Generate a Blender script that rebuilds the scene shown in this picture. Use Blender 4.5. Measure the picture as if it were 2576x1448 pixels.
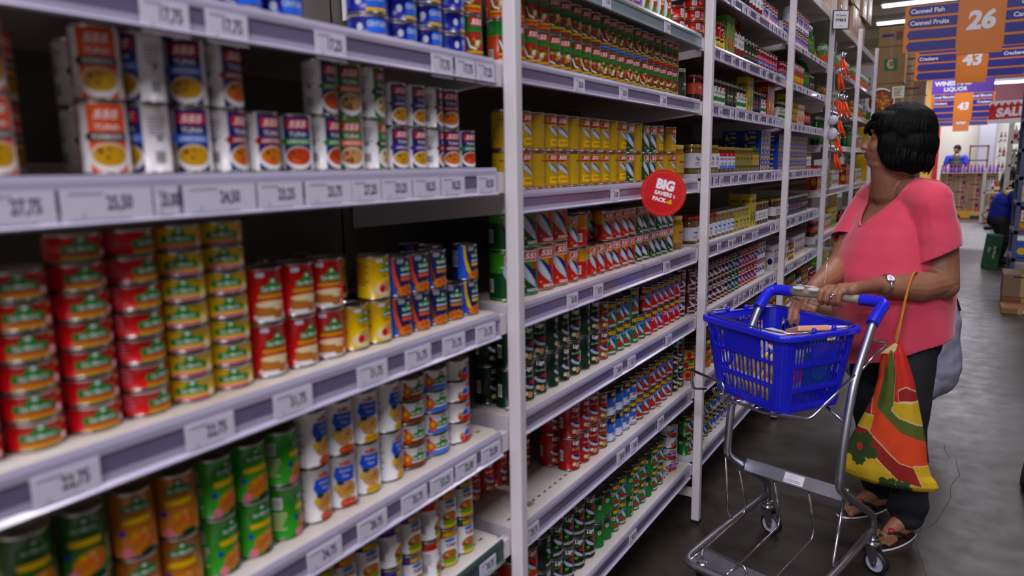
import bpy, math, random
from mathutils import Vector, Matrix, noise
R = math.radians
random.seed(7)
for o_ in list(bpy.data.objects): bpy.data.objects.remove(o_)
SC = bpy.context.scene
COL = SC.collection

# ------------------------------------------------------------------ camera
cam_d = bpy.data.cameras.new('camera'); cam = bpy.data.objects.new('camera', cam_d); COL.objects.link(cam)
cam_d.sensor_width = 36.0; cam_d.lens = 1798.0 / 2576.0 * 36.0
cam_d.clip_start = .02; cam_d.clip_end = 200
right = Vector((.84574, .53337, -.01560)); down = Vector((.07643, -.15001, -.98573)); fwd = Vector((-.52810, .83247, -.16763))
cam.matrix_world = Matrix(((right.x, -down.x, -fwd.x, 0), (right.y, -down.y, -fwd.y, 0), (right.z, -down.z, -fwd.z, 1.36), (0, 0, 0, 1)))
cam_d.dof.use_dof = True; cam_d.dof.focus_distance = 3.0; cam_d.dof.aperture_fstop = 2.6
SC.camera = cam
# ------------------------------------------------------------------ exposure, world, ambient light of the hall
SC.view_settings.view_transform = 'Standard'; SC.view_settings.look = 'None'
SC.view_settings.gamma = 1; SC.view_settings.use_curve_mapping = False
SC.view_settings.exposure = -0.28
W = bpy.data.worlds.new('world'); SC.world = W; W.use_nodes = True
W.node_tree.nodes['Background'].inputs[0].default_value = (.75, .8, 1, 1)
W.node_tree.nodes['Background'].inputs[1].default_value = .012

# ------------------------------------------------------------------ materials
def lin(c):
    if isinstance(c, str):
        c = c.lstrip('#'); c = [int(c[i:i + 2], 16) / 255 for i in (0, 2, 4)]
    return tuple((x / 12.92 if x <= .04045 else ((x + .055) / 1.055) ** 2.4) for x in c) + (1,)
_m = {}
def mat(c, rough=.4, metal=0, spec=.5, var=.06, bump=0, scale=60, **k):
    key = (str(c), rough, metal, spec, var, bump, scale, tuple(sorted(k.items())))
    if key in _m: return _m[key]
    m = bpy.data.materials.new('paint'); m.use_nodes = True; nt = m.node_tree
    b = nt.nodes['Principled BSDF']
    col = lin(c)
    b.inputs['Roughness'].default_value = rough; b.inputs['Metallic'].default_value = metal
    b.inputs['Specular IOR Level'].default_value = spec
    tc = nt.nodes.new('ShaderNodeTexCoord'); no = nt.nodes.new('ShaderNodeTexNoise')
    no.inputs['Scale'].default_value = scale; no.inputs['Detail'].default_value = 3
    nt.links.new(tc.outputs['Object'], no.inputs['Vector'])
    rp = nt.nodes.new('ShaderNodeMixRGB'); rp.blend_type = 'MIX'
    rp.inputs[1].default_value = tuple(x * (1 - var) for x in col[:3]) + (1,)
    rp.inputs[2].default_value = tuple(min(1, x * (1 + var)) for x in col[:3]) + (1,)
    nt.links.new(no.outputs['Fac'], rp.inputs[0]); nt.links.new(rp.outputs[0], b.inputs['Base Color'])
    if bump:
        bp = nt.nodes.new('ShaderNodeBump'); bp.inputs['Strength'].default_value = bump; bp.inputs['Distance'].default_value = .002
        nt.links.new(no.outputs['Fac'], bp.inputs['Height']); nt.links.new(bp.outputs[0], b.inputs['Normal'])
    for kk, v in k.items(): b.inputs[kk].default_value = v
    _m[key] = m; return m
def emit(c, s):
    m = bpy.data.materials.new('lamp_glow'); m.use_nodes = True; nt = m.node_tree; nt.nodes.clear()
    e = nt.nodes.new('ShaderNodeEmission'); o = nt.nodes.new('ShaderNodeOutputMaterial')
    e.inputs[0].default_value = lin(c); e.inputs[1].default_value = s; nt.links.new(e.outputs[0], o.inputs[0]); return m
def nodemat(name, build, rough=.5):
    m = bpy.data.materials.new(name); m.use_nodes = True; nt = m.node_tree; b = nt.nodes['Principled BSDF']
    b.inputs['Roughness'].default_value = rough; build(nt, b); return m
def ramp(nt, fac, stops):
    r = nt.nodes.new('ShaderNodeValToRGB'); e = r.color_ramp.elements
    while len(e) < len(stops): e.new(.5)
    for i, (p, c) in enumerate(stops): e[i].position = p; e[i].color = lin(c) if not isinstance(c, float) else (c, c, c, 1)
    nt.links.new(fac, r.inputs[0]); return r.outputs[0]
def noise_n(nt, scale, detail=4, coord='Object', rough=.5, dist=0, mapscale=None):
    tc = nt.nodes.new('ShaderNodeTexCoord'); n = nt.nodes.new('ShaderNodeTexNoise')
    n.inputs['Scale'].default_value = scale; n.inputs['Detail'].default_value = detail; n.inputs['Roughness'].default_value = rough
    n.inputs['Distortion'].default_value = dist
    v = tc.outputs[coord]
    if mapscale:
        mp = nt.nodes.new('ShaderNodeMapping'); mp.inputs['Scale'].default_value = mapscale; nt.links.new(v, mp.inputs[0]); v = mp.outputs[0]
    nt.links.new(v, n.inputs['Vector']); return n.outputs['Fac']
def mix(nt, f, a, b, mode='MIX'):
    m = nt.nodes.new('ShaderNodeMixRGB'); m.blend_type = mode
    for i, x in enumerate((f, a, b)):
        if hasattr(x, 'links'): nt.links.new(x, m.inputs[i])
        elif isinstance(x, (int, float)): m.inputs[i].default_value = x if i == 0 else (x, x, x, 1)
        else: m.inputs[i].default_value = lin(x)
    return m.outputs[0]
def bump(nt, b, h, s=.3, d=.003):
    bp = nt.nodes.new('ShaderNodeBump'); bp.inputs['Strength'].default_value = s; bp.inputs['Distance'].default_value = d
    nt.links.new(h, bp.inputs['Height']); nt.links.new(bp.outputs[0], b.inputs['Normal'])

def _worn(base, chip, amount, sc=9):
    def f(nt, b):
        big = noise_n(nt, 3, 5, 'Object'); fine = noise_n(nt, 45, 4, 'Object', .7)
        dirt = ramp(nt, big, [(.3, base[0]), (.7, base[1])])
        ch = ramp(nt, noise_n(nt, sc, 9, 'Object', .75), [(0, 0.0), (1 - amount - .02, 0.0), (1 - amount, 1.0), (1, 1.0)])
        c = mix(nt, ch, dirt, chip); nt.links.new(c, b.inputs['Base Color']); bump(nt, b, fine, .12, .001)
    return f
M_POST = nodemat('worn_white_paint', _worn(('#d8d1d4', '#c6bfc4'), '#2a201c', .30, 11), .42)
M_SHELF = nodemat('dusty_white_shelf', _worn(('#d2ccc8', '#b7a99a'), '#6b5240', .33, 8), .4)
M_BACK = nodemat('dark_back_panel', _worn(('#6a645e', '#544e48'), '#231c18', .3), .6)
M_RAIL = mat('#a9a3ba', .2, 0, .7, .1, 0, 8)
M_RAILC = mat('#6d6484', .14, 0, .8, .3, 0, 5)
M_RAILG = mat('#7d8a90', .2, 0, .6, .15, 0, 6)
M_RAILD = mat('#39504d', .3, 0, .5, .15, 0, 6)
M_TAG = mat('#d6d2e4', .35, 0, .5, .05)
M_INK = mat('#2a2638', .5)
M_TIN = mat('#c9c6c2', .22, 1, .5, .08, 0, 30)
M_TIND = mat('#8d8a86', .3, 1, .5, .1, 0, 30)
M_CHROME = mat('#c4c4cc', .2, 1, .5, .1, .02, 40)
M_STEEL = mat('#b2b2bc', .38, 1, .5, .15, .05, 50)
M_BLUE = mat('#1d22c8', .3, 0, .5, .06, 0, 10)
M_BLK = mat('#15151a', .5)
M_WHITE = mat('#e8e6ee', .4)

# ------------------------------------------------------------------ mesh building
class MB:
    def __init__(s): s.v = []; s.f = []; s.m = []; s.sm = []; s.mats = []
    def mi(s, m):
        if m not in s.mats: s.mats.append(m)
        return s.mats.index(m)
    def add(s, vs, fs, m, smooth=False):
        b = len(s.v); s.v += [tuple(v) for v in vs]; i = s.mi(m)
        for f in fs: s.f.append(tuple(b + k for k in f)); s.m.append(i); s.sm.append(smooth)
        return s
    def box(s, x0, x1, y0, y1, z0, z1, m, T=None):
        vs = [Vector((x, y, z)) for x in (x0, x1) for y in (y0, y1) for z in (z0, z1)]
        if T: vs = [T @ v for v in vs]
        return s.add(vs, [(0, 1, 3, 2), (4, 6, 7, 5), (0, 4, 5, 1), (2, 3, 7, 6), (0, 2, 6, 4), (1, 5, 7, 3)], m)
    def lathe(s, prof, m, seg=24, T=None, smooth=True, mats=None, cap=(True, True)):
        vs = []; fs = []; n = len(prof)
        for r, z in prof:
            for k in range(seg):
                a = 2 * math.pi * k / seg; v = Vector((r * math.cos(a), r * math.sin(a), z)); vs.append(T @ v if T else v)
        groups = {}
        for i in range(n - 1):
            mm = mats[i] if mats else m
            groups.setdefault(id(mm), (mm, []))[1].extend([(i * seg + k, i * seg + (k + 1) % seg, (i + 1) * seg + (k + 1) % seg, (i + 1) * seg + k) for k in range(seg)])
        b = len(s.v); s.v += [tuple(v) for v in vs]
        for mm, ff in groups.values():
            i = s.mi(mm)
            for f in ff: s.f.append(tuple(b + k for k in f)); s.m.append(i); s.sm.append(smooth)
        if cap[0] and prof[0][0] > 1e-6: s.f.append(tuple(b + k for k in reversed(range(seg)))); s.m.append(s.mi(mats[0] if mats else m)); s.sm.append(False)
        if cap[1] and prof[-1][0] > 1e-6: s.f.append(tuple(b + (n - 1) * seg + k for k in range(seg))); s.m.append(s.mi(mats[-1] if mats else m)); s.sm.append(False)
        return s
    def tube(s, pts, r, m, seg=10, closed=False, smooth=True):
        pts = [Vector(p) for p in pts]; n = len(pts); rr = r if isinstance(r, (list, tuple)) else [r] * n
        vs = []; up = None
        for i, p in enumerate(pts):
            a = pts[(i - 1) % n] if (closed or i > 0) else p; c = pts[(i + 1) % n] if (closed or i < n - 1) else p
            t = (c - a).normalized()
            if up is None: up = Vector((0, 0, 1)) if abs(t.z) < .9 else Vector((1, 0, 0))
            u = (up - t * up.dot(t)).normalized(); up = u; w = t.cross(u)
            for k in range(seg):
                g = 2 * math.pi * k / seg; vs.append(p + (u * math.cos(g) + w * math.sin(g)) * rr[i])
        fs = []
        for i in range(n if closed else n - 1):
            j = (i + 1) % n
            for k in range(seg): fs.append((i * seg + k, i * seg + (k + 1) % seg, j * seg + (k + 1) % seg, j * seg + k))
        s.add(vs, fs, m, smooth)
        if not closed:
            b = len(s.v) - n * seg
            s.f.append(tuple(b + k for k in reversed(range(seg)))); s.m.append(s.mi(m)); s.sm.append(False)
            s.f.append(tuple(b + (n - 1) * seg + k for k in range(seg))); s.m.append(s.mi(m)); s.sm.append(False)
        return s
    def ell(s, c, r, m, rot=None, seg=20, rings=12):
        c = Vector(c); vs = []; fs = []
        q = rot if rot is not None else Matrix.Identity(3)
        for i in range(rings + 1):
            th = math.pi * i / rings
            for k in range(seg):
                a = 2 * math.pi * k / seg
                vs.append(c + q @ Vector((r[0] * math.sin(th) * math.cos(a), r[1] * math.sin(th) * math.sin(a), r[2] * math.cos(th))))
        for i in range(rings):
            for k in range(seg): fs.append((i * seg + k, (i + 1) * seg + k, (i + 1) * seg + (k + 1) % seg, i * seg + (k + 1) % seg))
        return s.add(vs, fs, m, True)
    def cap(s, p0, p1, r0, r1, m, seg=14):
        p0 = Vector(p0); p1 = Vector(p1); d = (p1 - p0); L = d.length; t = d / L
        s.ell(p0, (r0,) * 3, m, None, seg, 8); s.ell(p1, (r1,) * 3, m, None, seg, 8)
        return s.tube([p0, p1], [r0, r1], m, seg)
    def poly(s, pts, m): return s.add(pts, [tuple(range(len(pts)))], m)
    def prism(s, poly, axis, a, b, m, smooth=False):
        """closed 2D outline extruded along an axis (0,1,2) from a to b"""
        n = len(poly); vs = []
        for t in (a, b):
            for p in poly:
                v = list(p); v.insert(axis, t); vs.append(v)
        fs = [tuple(range(n)), tuple(reversed(range(n, 2 * n)))]
        s.add(vs, fs, m); b0 = len(s.v) - 2 * n; i = s.mi(m)
        for k in range(n): s.f.append((b0 + (k + 1) % n, b0 + k, b0 + n + k, b0 + n + (k + 1) % n)); s.m.append(i); s.sm.append(smooth)
        return s
    def mesh(s, name='mesh'):
        me = bpy.data.meshes.new(name); me.from_pydata(s.v, [], s.f)
        for m in s.mats: me.materials.append(m)
        me.polygons.foreach_set('material_index', s.m); me.polygons.foreach_set('use_smooth', s.sm)
        me.update(); return me

def bend(pts, r, n=4):
    pts = [Vector(p) for p in pts]; out = [pts[0]]
    for a, b, c in zip(pts, pts[1:], pts[2:]):
        d0, d1 = (a - b), (c - b); k = min(r, d0.length * .48, d1.length * .48); p0 = b + d0.normalized() * k; p1 = b + d1.normalized() * k
        for i in range(n + 1): t = i / n; out.append(p0 * (1 - t) ** 2 + b * 2 * t * (1 - t) + p1 * t * t)
    out.append(pts[-1]); return out
def link(name, me, parent=None, loc=None, rz=0):
    o = bpy.data.objects.new(name, me); COL.objects.link(o)
    if parent: o.parent = parent
    if loc is not None: o.location = loc
    if rz: o.rotation_euler = (0, 0, rz)
    return o
def tag(o, label, cat, group=None, kind=None):
    if label: o['label'] = label
    if cat: o['category'] = cat
    if group: o['group'] = group
    if kind: o['kind'] = kind
    return o
def root(name, loc, label, cat, group=None, rz=0):
    return tag(link(name, None, None, loc, rz), label, cat, group)
def part(name, mb, parent, world=True, bev=0, label=None):
    """a part; with world=True the mesh is in world coordinates and its (unrotated) parent stands at parent.location"""
    me = mb.mesh(name) if isinstance(mb, MB) else mb
    o = link(name, me, parent)
    if world:
        p = parent; off = Vector((0, 0, 0))
        while p: off += Vector(p.location); p = p.parent
        o.location = -off
    if bev: bevel(o, bev)
    if label: o['label'] = label
    return o
def bevel(o, w, seg=2):
    b = o.modifiers.new('soft_edges', 'BEVEL'); b.width = w; b.segments = seg; b.limit_method = 'ANGLE'; b.angle_limit = R(40)
    return o
def struct(name, mb):
    o = link(name, mb.mesh(name)); o['kind'] = 'structure'; return o
TS = bpy.data.scenes.new('workbench')      # empty side scene in which modifiers are evaluated quickly; removed at the end
def evalmesh(o):
    TS.collection.objects.link(o); vl = TS.view_layers[0]; vl.update()
    me = bpy.data.meshes.new_from_object(o.evaluated_get(vl.depsgraph)); TS.collection.objects.unlink(o); return me
def remesh(mb, vox, smooth=4, name='body', factor=.5):
    me = mb.mesh(name); o = bpy.data.objects.new('tmp', me)
    r = o.modifiers.new('r', 'REMESH'); r.mode = 'VOXEL'; r.voxel_size = vox; r.use_smooth_shade = True
    if smooth:
        s = o.modifiers.new('s', 'SMOOTH'); s.iterations = smooth; s.factor = factor
    out = evalmesh(o); bpy.data.objects.remove(o)
    for m in mb.mats[:1]:
        if not out.materials: out.materials.append(m)
    out.polygons.foreach_set('use_smooth', [True] * len(out.polygons))
    return out

# ------------------------------------------------------------------ lettering
_t = {}
def text2d(s, size=1, bold=.0, shear=0, space=1):
    key = (s, bold, shear, space)
    if key not in _t:
        c = bpy.data.curves.new('letters', 'FONT'); c.body = s; c.size = 1; c.offset = bold; c.shear = shear
        c.align_x = 'CENTER'; c.align_y = 'CENTER'; c.resolution_u = 3; c.space_character = space
        o = bpy.data.objects.new('tmp', c)
        me = evalmesh(o); vs = [(v.co.x, v.co.y) for v in me.vertices]; fs = [tuple(p.vertices) for p in me.polygons]
        # tight centring
        if vs:
            cx = (min(v[0] for v in vs) + max(v[0] for v in vs)) / 2; cy = (min(v[1] for v in vs) + max(v[1] for v in vs)) / 2
            hh = max(v[1] for v in vs) - min(v[1] for v in vs)
            vs = [((x - cx) / hh, (y - cy) / hh) for x, y in vs]
        bpy.data.objects.remove(o); bpy.data.curves.remove(c); _t[key] = (vs, fs)
    vs, fs = _t[key]
    return [(x * size, y * size) for x, y in vs], fs
def ellipse(cx, cy, rx, ry, rot=0, n=18):
    c, s = math.cos(rot), math.sin(rot)
    return [(cx + rx * math.cos(a) * c - ry * math.sin(a) * s, cy + rx * math.cos(a) * s + ry * math.sin(a) * c) for a in [2 * math.pi * k / n for k in range(n)]]
def rrect(cx, cy, w, h, r, n=4):
    pts = []
    for sx, sy, a0 in ((1, 1, 0), (-1, 1, 90), (-1, -1, 180), (1, -1, 270)):
        for k in range(n + 1):
            a = R(a0 + 90 * k / n); pts.append((cx + sx * (w / 2 - r) + r * math.cos(a), cy + sy * (h / 2 - r) + r * math.sin(a)))
    return pts
def rect(x0, x1, y0, y1): return [(x0, y0), (x1, y0), (x1, y1), (x0, y1)]
def clip(poly, lo, hi):
    def half(p, f, g):
        out = []
        for i in range(len(p)):
            a, b = p[i - 1], p[i]; fa, fb = f(a), f(b)
            if (fa >= 0) != (fb >= 0):
                t = fa / (fa - fb); out.append((a[0] + (b[0] - a[0]) * t, a[1] + (b[1] - a[1]) * t))
            if fb >= 0: out.append(b)
        return out
    p = half(poly, lambda q: q[0] - lo, 0)
    return half(p, lambda q: hi - q[0], 0) if p else p
def wrap(mb, items, r, place=None, base_off=.00025):
    """items: (polygon list, material). Lays the printed shapes round a cylinder of radius r (u along the wall, z up)."""
    st = .16 * r
    for li, (polys, m) in enumerate(items):
        off = r + base_off + .00007 * li
        for p in polys:
            lo = min(q[0] for q in p); hi = max(q[0] for q in p)
            k = math.floor(lo / st)
            while k * st < hi:
                c = clip(p, max(lo, k * st), min(hi, (k + 1) * st))
                if len(c) >= 3:
                    vs = [(off * math.cos(u / r), off * math.sin(u / r), z) for u, z in c]
                    mb.add(vs, [tuple(range(len(vs)))], m, False)
                k += 1
def flat(mb, items, T, base_off=.0003, step=.00012):
    for li, (polys, m) in enumerate(items):
        for p in polys:
            mb.add([T @ Vector((u, z, base_off + step * li)) for u, z in p], [tuple(range(len(p)))], m)
def tx(s, u, z, size, m, bold=.02, shear=0, rot=0, sx=1, space=1):
    vs, fs = text2d(s, size, bold, shear, space); c, q = math.cos(rot), math.sin(rot)
    V = [(u + x * sx * c - y * q, z + x * sx * q + y * c) for x, y in vs]
    return ([[V[i] for i in f] for f in fs], m)
ORD = ['first', 'second', 'third', 'fourth', 'fifth', 'sixth', 'seventh', 'eighth', 'ninth', 'tenth', 'eleventh', 'twelfth', 'thirteenth',
       'fourteenth', 'fifteenth', 'sixteenth', 'seventeenth', 'eighteenth', 'nineteenth', 'twentieth'] + \
      ['twenty-' + x for x in ('first', 'second', 'third', 'fourth', 'fifth', 'sixth', 'seventh', 'eighth', 'ninth')] + ['thirtieth'] + \
      ['thirty-' + x for x in ('first', 'second', 'third', 'fourth', 'fifth', 'sixth', 'seventh', 'eighth', 'ninth')] + ['fortieth'] + ['forty-' + x for x in ('first', 'second', 'third', 'fourth', 'fifth')]
# ------------------------------------------------------------------ the hall: lights, floor, walls, ceiling
LC = (.93, .91, 1.0)
CEIL = 4.75
def fluorescent(x, y, z, length, power, label, rz=0, on=True):
    r = root('fluorescent_light', (x, y, z), label, 'light', 'fluorescent tube lights under the ceiling', rz)
    h = MB().box(-length / 2, length / 2, -.09, .09, .03, .09, M_WHITE); h.box(-length / 2, length / 2, -.11, .11, .025, .03, M_WHITE)
    part('housing', h, r, False)
    t = MB()
    for dy in (-.045, .045):
        t.lathe([(.019, -length / 2 + .03), (.019, length / 2 - .03)], emit('#f4f0ff', 9), 12, Matrix.Translation((0, dy, 0)) @ Matrix.Rotation(R(90), 4, 'Y'))
    part('tubes', t, r, False)
    part('hanger', MB().tube([(0, 0, .09), (0, 0, CEIL - z - .002)], .008, M_WHITE, 6), r, False)
    ld = bpy.data.lights.new('tube_light', 'AREA'); ld.shape = 'RECTANGLE'; ld.size = length; ld.size_y = .16; ld.energy = power; ld.color = LC
    lo = bpy.data.objects.new('tube_light', ld); COL.objects.link(lo); lo.parent = r; lo.location = (0, 0, -.03)
CEIL = 4.75
for i, (x, y, z, pw, lb) in enumerate(((.3, -1.8, 4.5, 235, 'fluorescent fixture behind the photographer'), (.3, 1.6, 4.5, 85, 'fluorescent fixture high over the blue basket'), (.3, 5.2, 4.5, 75, 'fluorescent fixture over the can opener strip'),
        (.3, 9.6, 4.5, 75, 'fluorescent light over the nearest orange aisle sign'), (.3, 13.2, 4.5, 85, 'fluorescent light between the two large orange signs'), (-.6, 17.3, 4.5, 170, 'bright ceiling light left above the nearest aisle sign'), (-1.6, 19.4, 4.5, 120, 'short bright ceiling light above the stacked cartons'),
        (-.32, 21.3, 3.10, 100, 'low bright light in front of the violet sign'), (1.2, 21.6, 3.18, 100, 'low bright light right of the violet sign'), (.3, 25.0, 4.4, 260, 'ceiling light before the far white wall'), (.3, -5.4, 4.5, 330, 'rearmost fluorescent fixture far behind the photographer'))):
    fluorescent(x, y, z, 2.4 if i not in (6, 7) else (1.0 if i == 6 else .9), pw, lb)
def floor_m(nt, b):
    a = noise_n(nt, 1.1, 6, 'Object', .6, .6); f = noise_n(nt, 9, 8, 'Object', .65)
    c = mix(nt, .5, ramp(nt, a, [(.3, '#281f18'), (.55, '#332b24'), (.75, '#3e3730')]), ramp(nt, f, [(.3, '#261f18'), (.7, '#3b352e')]))
    nt.links.new(c, b.inputs['Base Color'])
    rg = ramp(nt, f, [(.3, .30), (.7, .48)]); nt.links.new(rg, b.inputs['Roughness']); bump(nt, b, f, .08, .002)
M_FLOOR = nodemat('polished_concrete', floor_m, .25); M_FLOOR.node_tree.nodes['Principled BSDF'].inputs['Specular IOR Level'].default_value = .32
XL, XR, YN, YF = -6.0, 7.5, -9.0, 30.0
struct('floor', MB().box(XL, XR, YN, YF, -.1, 0, M_FLOOR))
M_CEIL = mat('#a39880', .8, 0, .3, .05, 0, .5)
struct('ceiling', MB().box(XL, XR, YN, YF, CEIL, CEIL + .1, M_CEIL))
b = MB()
for y in [k * 3.2 - 4 for k in range(11)]: b.box(XL, XR, y, y + .14, CEIL - .2, CEIL - .001, mat('#cfc8b4', .7))
struct('trim_1', b)
M_WALL = mat('#e6e2dc', .7, 0, .3, .03, 0, .7)
struct('wall_far', MB().box(XL, XR, YF, YF + .1, 0, CEIL, M_WALL))
struct('wall_near', MB().box(XL, XR, YN - .1, YN, 0, CEIL, M_WALL))
struct('wall_left', MB().box(XL - .1, XL, YN, YF, 0, CEIL, M_WALL))
struct('wall_right', MB().box(XR, XR + .1, YN, YF, 0, CEIL, M_WALL))

CR = [(-.004, 3.890), (.019, 3.725), (.052, 3.702), (.065, 3.530), (.041, 3.387), (.037, 3.249), (.014, 3.078), (-.023, 2.934), (-.053, 2.909), (-.058, 2.761), (-.041, 2.684), (-.022, 2.583), (.01, 2.40), (.0, 2.1)]
b = MB(); rn = random.Random(2); pp = []
for (x0, y0), (x1, y1) in zip(CR, CR[1:]):
    for k in range(5): t = k / 5; pp.append((x0 + (x1 - x0) * t + rn.uniform(-.004, .004), y0 + (y1 - y0) * t))
for (x0, y0), (x1, y1) in zip(pp, pp[1:]): w = rn.uniform(.0006, .0014); b.poly([(x0 - w, y0, .0004), (x0 + w, y0, .0004), (x1 + w, y1, .0004), (x1 - w, y1, .0004)], mat('#1d1916', .8))
struct('trim_2', b)
b = MB().box(XL, XR, 9.6, 9.61, 0, .0006, mat('#2a2622', .7)); b.box(XL, XR, 15.5, 15.515, 0, .0006, mat('#2a2622', .7)); struct('trim_3', b)
# ------------------------------------------------------------------ shelving
XF = -.80      # front plane of the price rails
PX0, PX1 = -.8015, -.771
POSTS = [1.240, 2.517, 3.835, 5.0, 6.30, 7.45]
HOLES = mat('#241d1a', .7)
NB = ['nearest bay', 'second bay', 'third bay', 'fourth bay', 'fifth bay', 'sixth bay']
pw = [.027, .028, .030, .032, .034, .034]
ptxt = ['tall white upright post in front, nearest the camera', 'white upright post left of the blue basket', 'white upright post behind the cart handle',
        'white post with the hanging can opener strip', 'white post just behind the face of the woman in pink', 'last white post, where the shelf row ends']
for i, y in enumerate(POSTS):
    r = root('shelf_post', (PX1, y, 0), ptxt[i], 'shelf post', 'white upright posts of the shelf row')
    top = 3.4 if i < 3 else (2.36 if i < 5 else 2.36)
    part('upright', MB().box(PX0, PX1, y, y + pw[i], .012, top, M_POST), r, True, .004)
    f = MB().box(PX0 - .003, PX1 + .002, y - .002, y + pw[i] + .002, 0, .014, M_BLK); part('foot', f, r)
    part('rear_leg', MB().box(-1.335, -1.295, y, y + .04, 0, .6, M_POST), r, True, .004); part('floor_beam', MB().box(-1.335, PX0 + .002, y + .012, y + .032, .10, .13, M_POST), r)
# shelves: bay -> list of (bottom of rail, top of board, style)
SH = {
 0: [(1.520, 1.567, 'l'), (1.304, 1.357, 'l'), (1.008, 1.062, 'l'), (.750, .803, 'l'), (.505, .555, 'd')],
 1: [(2.24, 2.285, 'n'), (1.743, 1.790, 'g'), (1.528, 1.575, 'l'), (1.260, 1.307, 'l'), (1.012, 1.065, 'l'), (.765, .815, 'l'), (.493, .550, 'l'), (.195, .247, 'l')],
 2: [(2.237, 2.28, 'n'), (1.935, 1.980, 'l'), (1.722, 1.773, 'l'), (1.526, 1.575, 'l'), (1.270, 1.323, 'l'), (1.012, 1.067, 'l'), (.752, .805, 'l'), (.490, .545, 'l'), (.195, .247, 'l')],
 3: [(2.237, 2.280, 'n'), (1.925, 1.960, 'l'), (1.726, 1.765, 'l'), (1.518, 1.563, 'l'), (1.270, 1.316, 'l'), (1.010, 1.065, 'l'), (.755, .805, 'l'), (.490, .545, 'l'), (.195, .247, 'l')],
 4: [(2.237, 2.280, 'n'), (1.935, 1.968, 'l'), (1.68, 1.718, 'l'), (1.43, 1.466, 'l'), (1.13, 1.175, 'l'), (.825, .868, 'l'), (.49, .545, 'l'), (.195, .247, 'l')],
 5: [(2.237, 2.280, 'n'), (1.935, 1.968, 'l'), (1.68, 1.718, 'l'), (1.43, 1.466, 'l'), (1.13, 1.175, 'l'), (.825, .868, 'l'), (.49, .545, 'l'), (.195, .247, 'l')],
}
BAYY = []
for i in range(6):
    y0 = -.10 if i == 0 else POSTS[i - 1] + pw[i - 1] + .008
    y1 = POSTS[i] - .030
    BAYY.append((y0, y1))
XB = -1.26
def shelf(i, k):
    y0, y1 = BAYY[i]; zb, zt, st = SH[i][k]
    r = root('shelf', (XF, (y0 + y1) / 2, zt), 'white metal shelf board, %s from the top in the %s' % (ORD[k], NB[i]), 'shelf', 'shelves of the long shelf row')
    b = MB().box(XB, XF - .006, y0, y1, zt - .016, zt, M_SHELF)
    if i < 2 and k > 1:   # punched holes along the front
        n = int((y1 - y0) / .028)
        for q in range(n): b.box(XF - .046, XF - .042, y0 + .02 + q * .028, y0 + .032 + q * .028, zt, zt + .0006, HOLES)
    part('board', b, r)
    part('back_lip', MB().box(XB, XB + .012, y0, y1, zt, zt + .02, M_SHELF), r)
    # two side brackets
    for s, (ya, yb) in enumerate(((y0 - .006, y0 - .002), (y1 + .002, y1 + .006))):
        part('bracket', MB().prism([(XB, zt), (XF - .02, zt), (XF - .02, zt - .045), (XB, zt - .09)], 1, ya, yb, M_POST), r)
        e = y1 + .006 if s else y0 - .006
    hb = MB().box(PX0 - .02, PX0, y1 + .004, y1 + .031, zt - .05, zt - .008, M_POST); pass
    part('hanger', hb, r)
    if st == 'n':
        part('front_lip', MB().box(XF - .006, XF, y0, y1, zb, zt + .002, M_SHELF), r, True, .002); return
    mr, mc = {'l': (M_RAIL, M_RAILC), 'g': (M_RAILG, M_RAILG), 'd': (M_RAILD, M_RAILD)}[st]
    h = zt - zb
    # folded plastic price channel: flat top band, leaning face, curled foot
    prof = [(XF - .006, zt), (XF - .001, zt + .001), (XF + .001, zt - .006), (XF + .001, zt - h * .27), (XF - .002, zt - h * .30), (XF + .0, zb + h * .12), (XF + .006, zb + .002), (XF + .004, zb - .001), (XF - .004, zb + .001), (XF - .006, zb + .01)]
    pr = MB().prism(prof, 1, y0, y1, mr)
    rl = part('price_rail', pr, r)
    part('channel', MB().box(XF - .002, XF - .0006, y0 + .004, y1 - .004, zb + .006, zt - h * .31, mc), rl)
for i in range(6):
    for k in range(len(SH[i])): shelf(i, k)
# back panels, one per bay, and kick plates
for i in range(6):
    y0, y1 = BAYY[i]
    tag(link('back_panel', MB().box(-1.285, -1.265, y0 - .04, y1 + .03, .19, 2.3 if i > 2 else 3.3, M_BACK).mesh('back_panel')), 'dark back panel behind the goods in the %s' % NB[i], 'panel', 'back panels of the shelf row')
# ------------------------------------------------------------------ price tags
def price_tag(i, k, y, txt, w=.052, dz=0, tall=True):
    zb, zt, st = SH[i][k]; h = zt - zb
    zc0, zc1 = zb + .002, zt - h * .27
    if i == 0 and k == 0: zc0 -= .006
    r = tag(link('price_tag', None, None, (XF + .003, y, zb + h / 2)), 'white price tag reading %s, %s of %s' % (txt, 'on rail', NB[i] + ', shelf ' + ORD[k] + ' from the top'), 'price tag', 'paper price tags on the shelf rails')
    T = Matrix.Translation((XF + .003, y, (zc0 + zc1) / 2)) @ Matrix(((0, 0, 1, 0), (1, 0, 0, 0), (0, 1, 0, 0), (0, 0, 0, 1)))
    hh = zc1 - zc0
    b = MB().box(XF + .0016, XF + .0030, y - w / 2, y + w / 2, zc0, zc1, M_TAG)
    part('paper', b, r)
    q = MB(); sz = hh * .50
    its = [tx(txt, w * .12, hh * .06, sz, M_INK, .02, 0, 0, .62 if w > .045 else .5)]
    its += [([rect(-w * .42, -w * .05, hh * .36, hh * .40)], mat('#8a86a0', .6)), ([rect(-w * .42, w * .25, -hh * .40, -hh * .37)], mat('#8a86a0', .6)), ([ellipse(-w * .28, -hh * .25, .0012, .0012)], M_INK)]
    flat(q, its, T); part('lettering', q, r)
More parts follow.
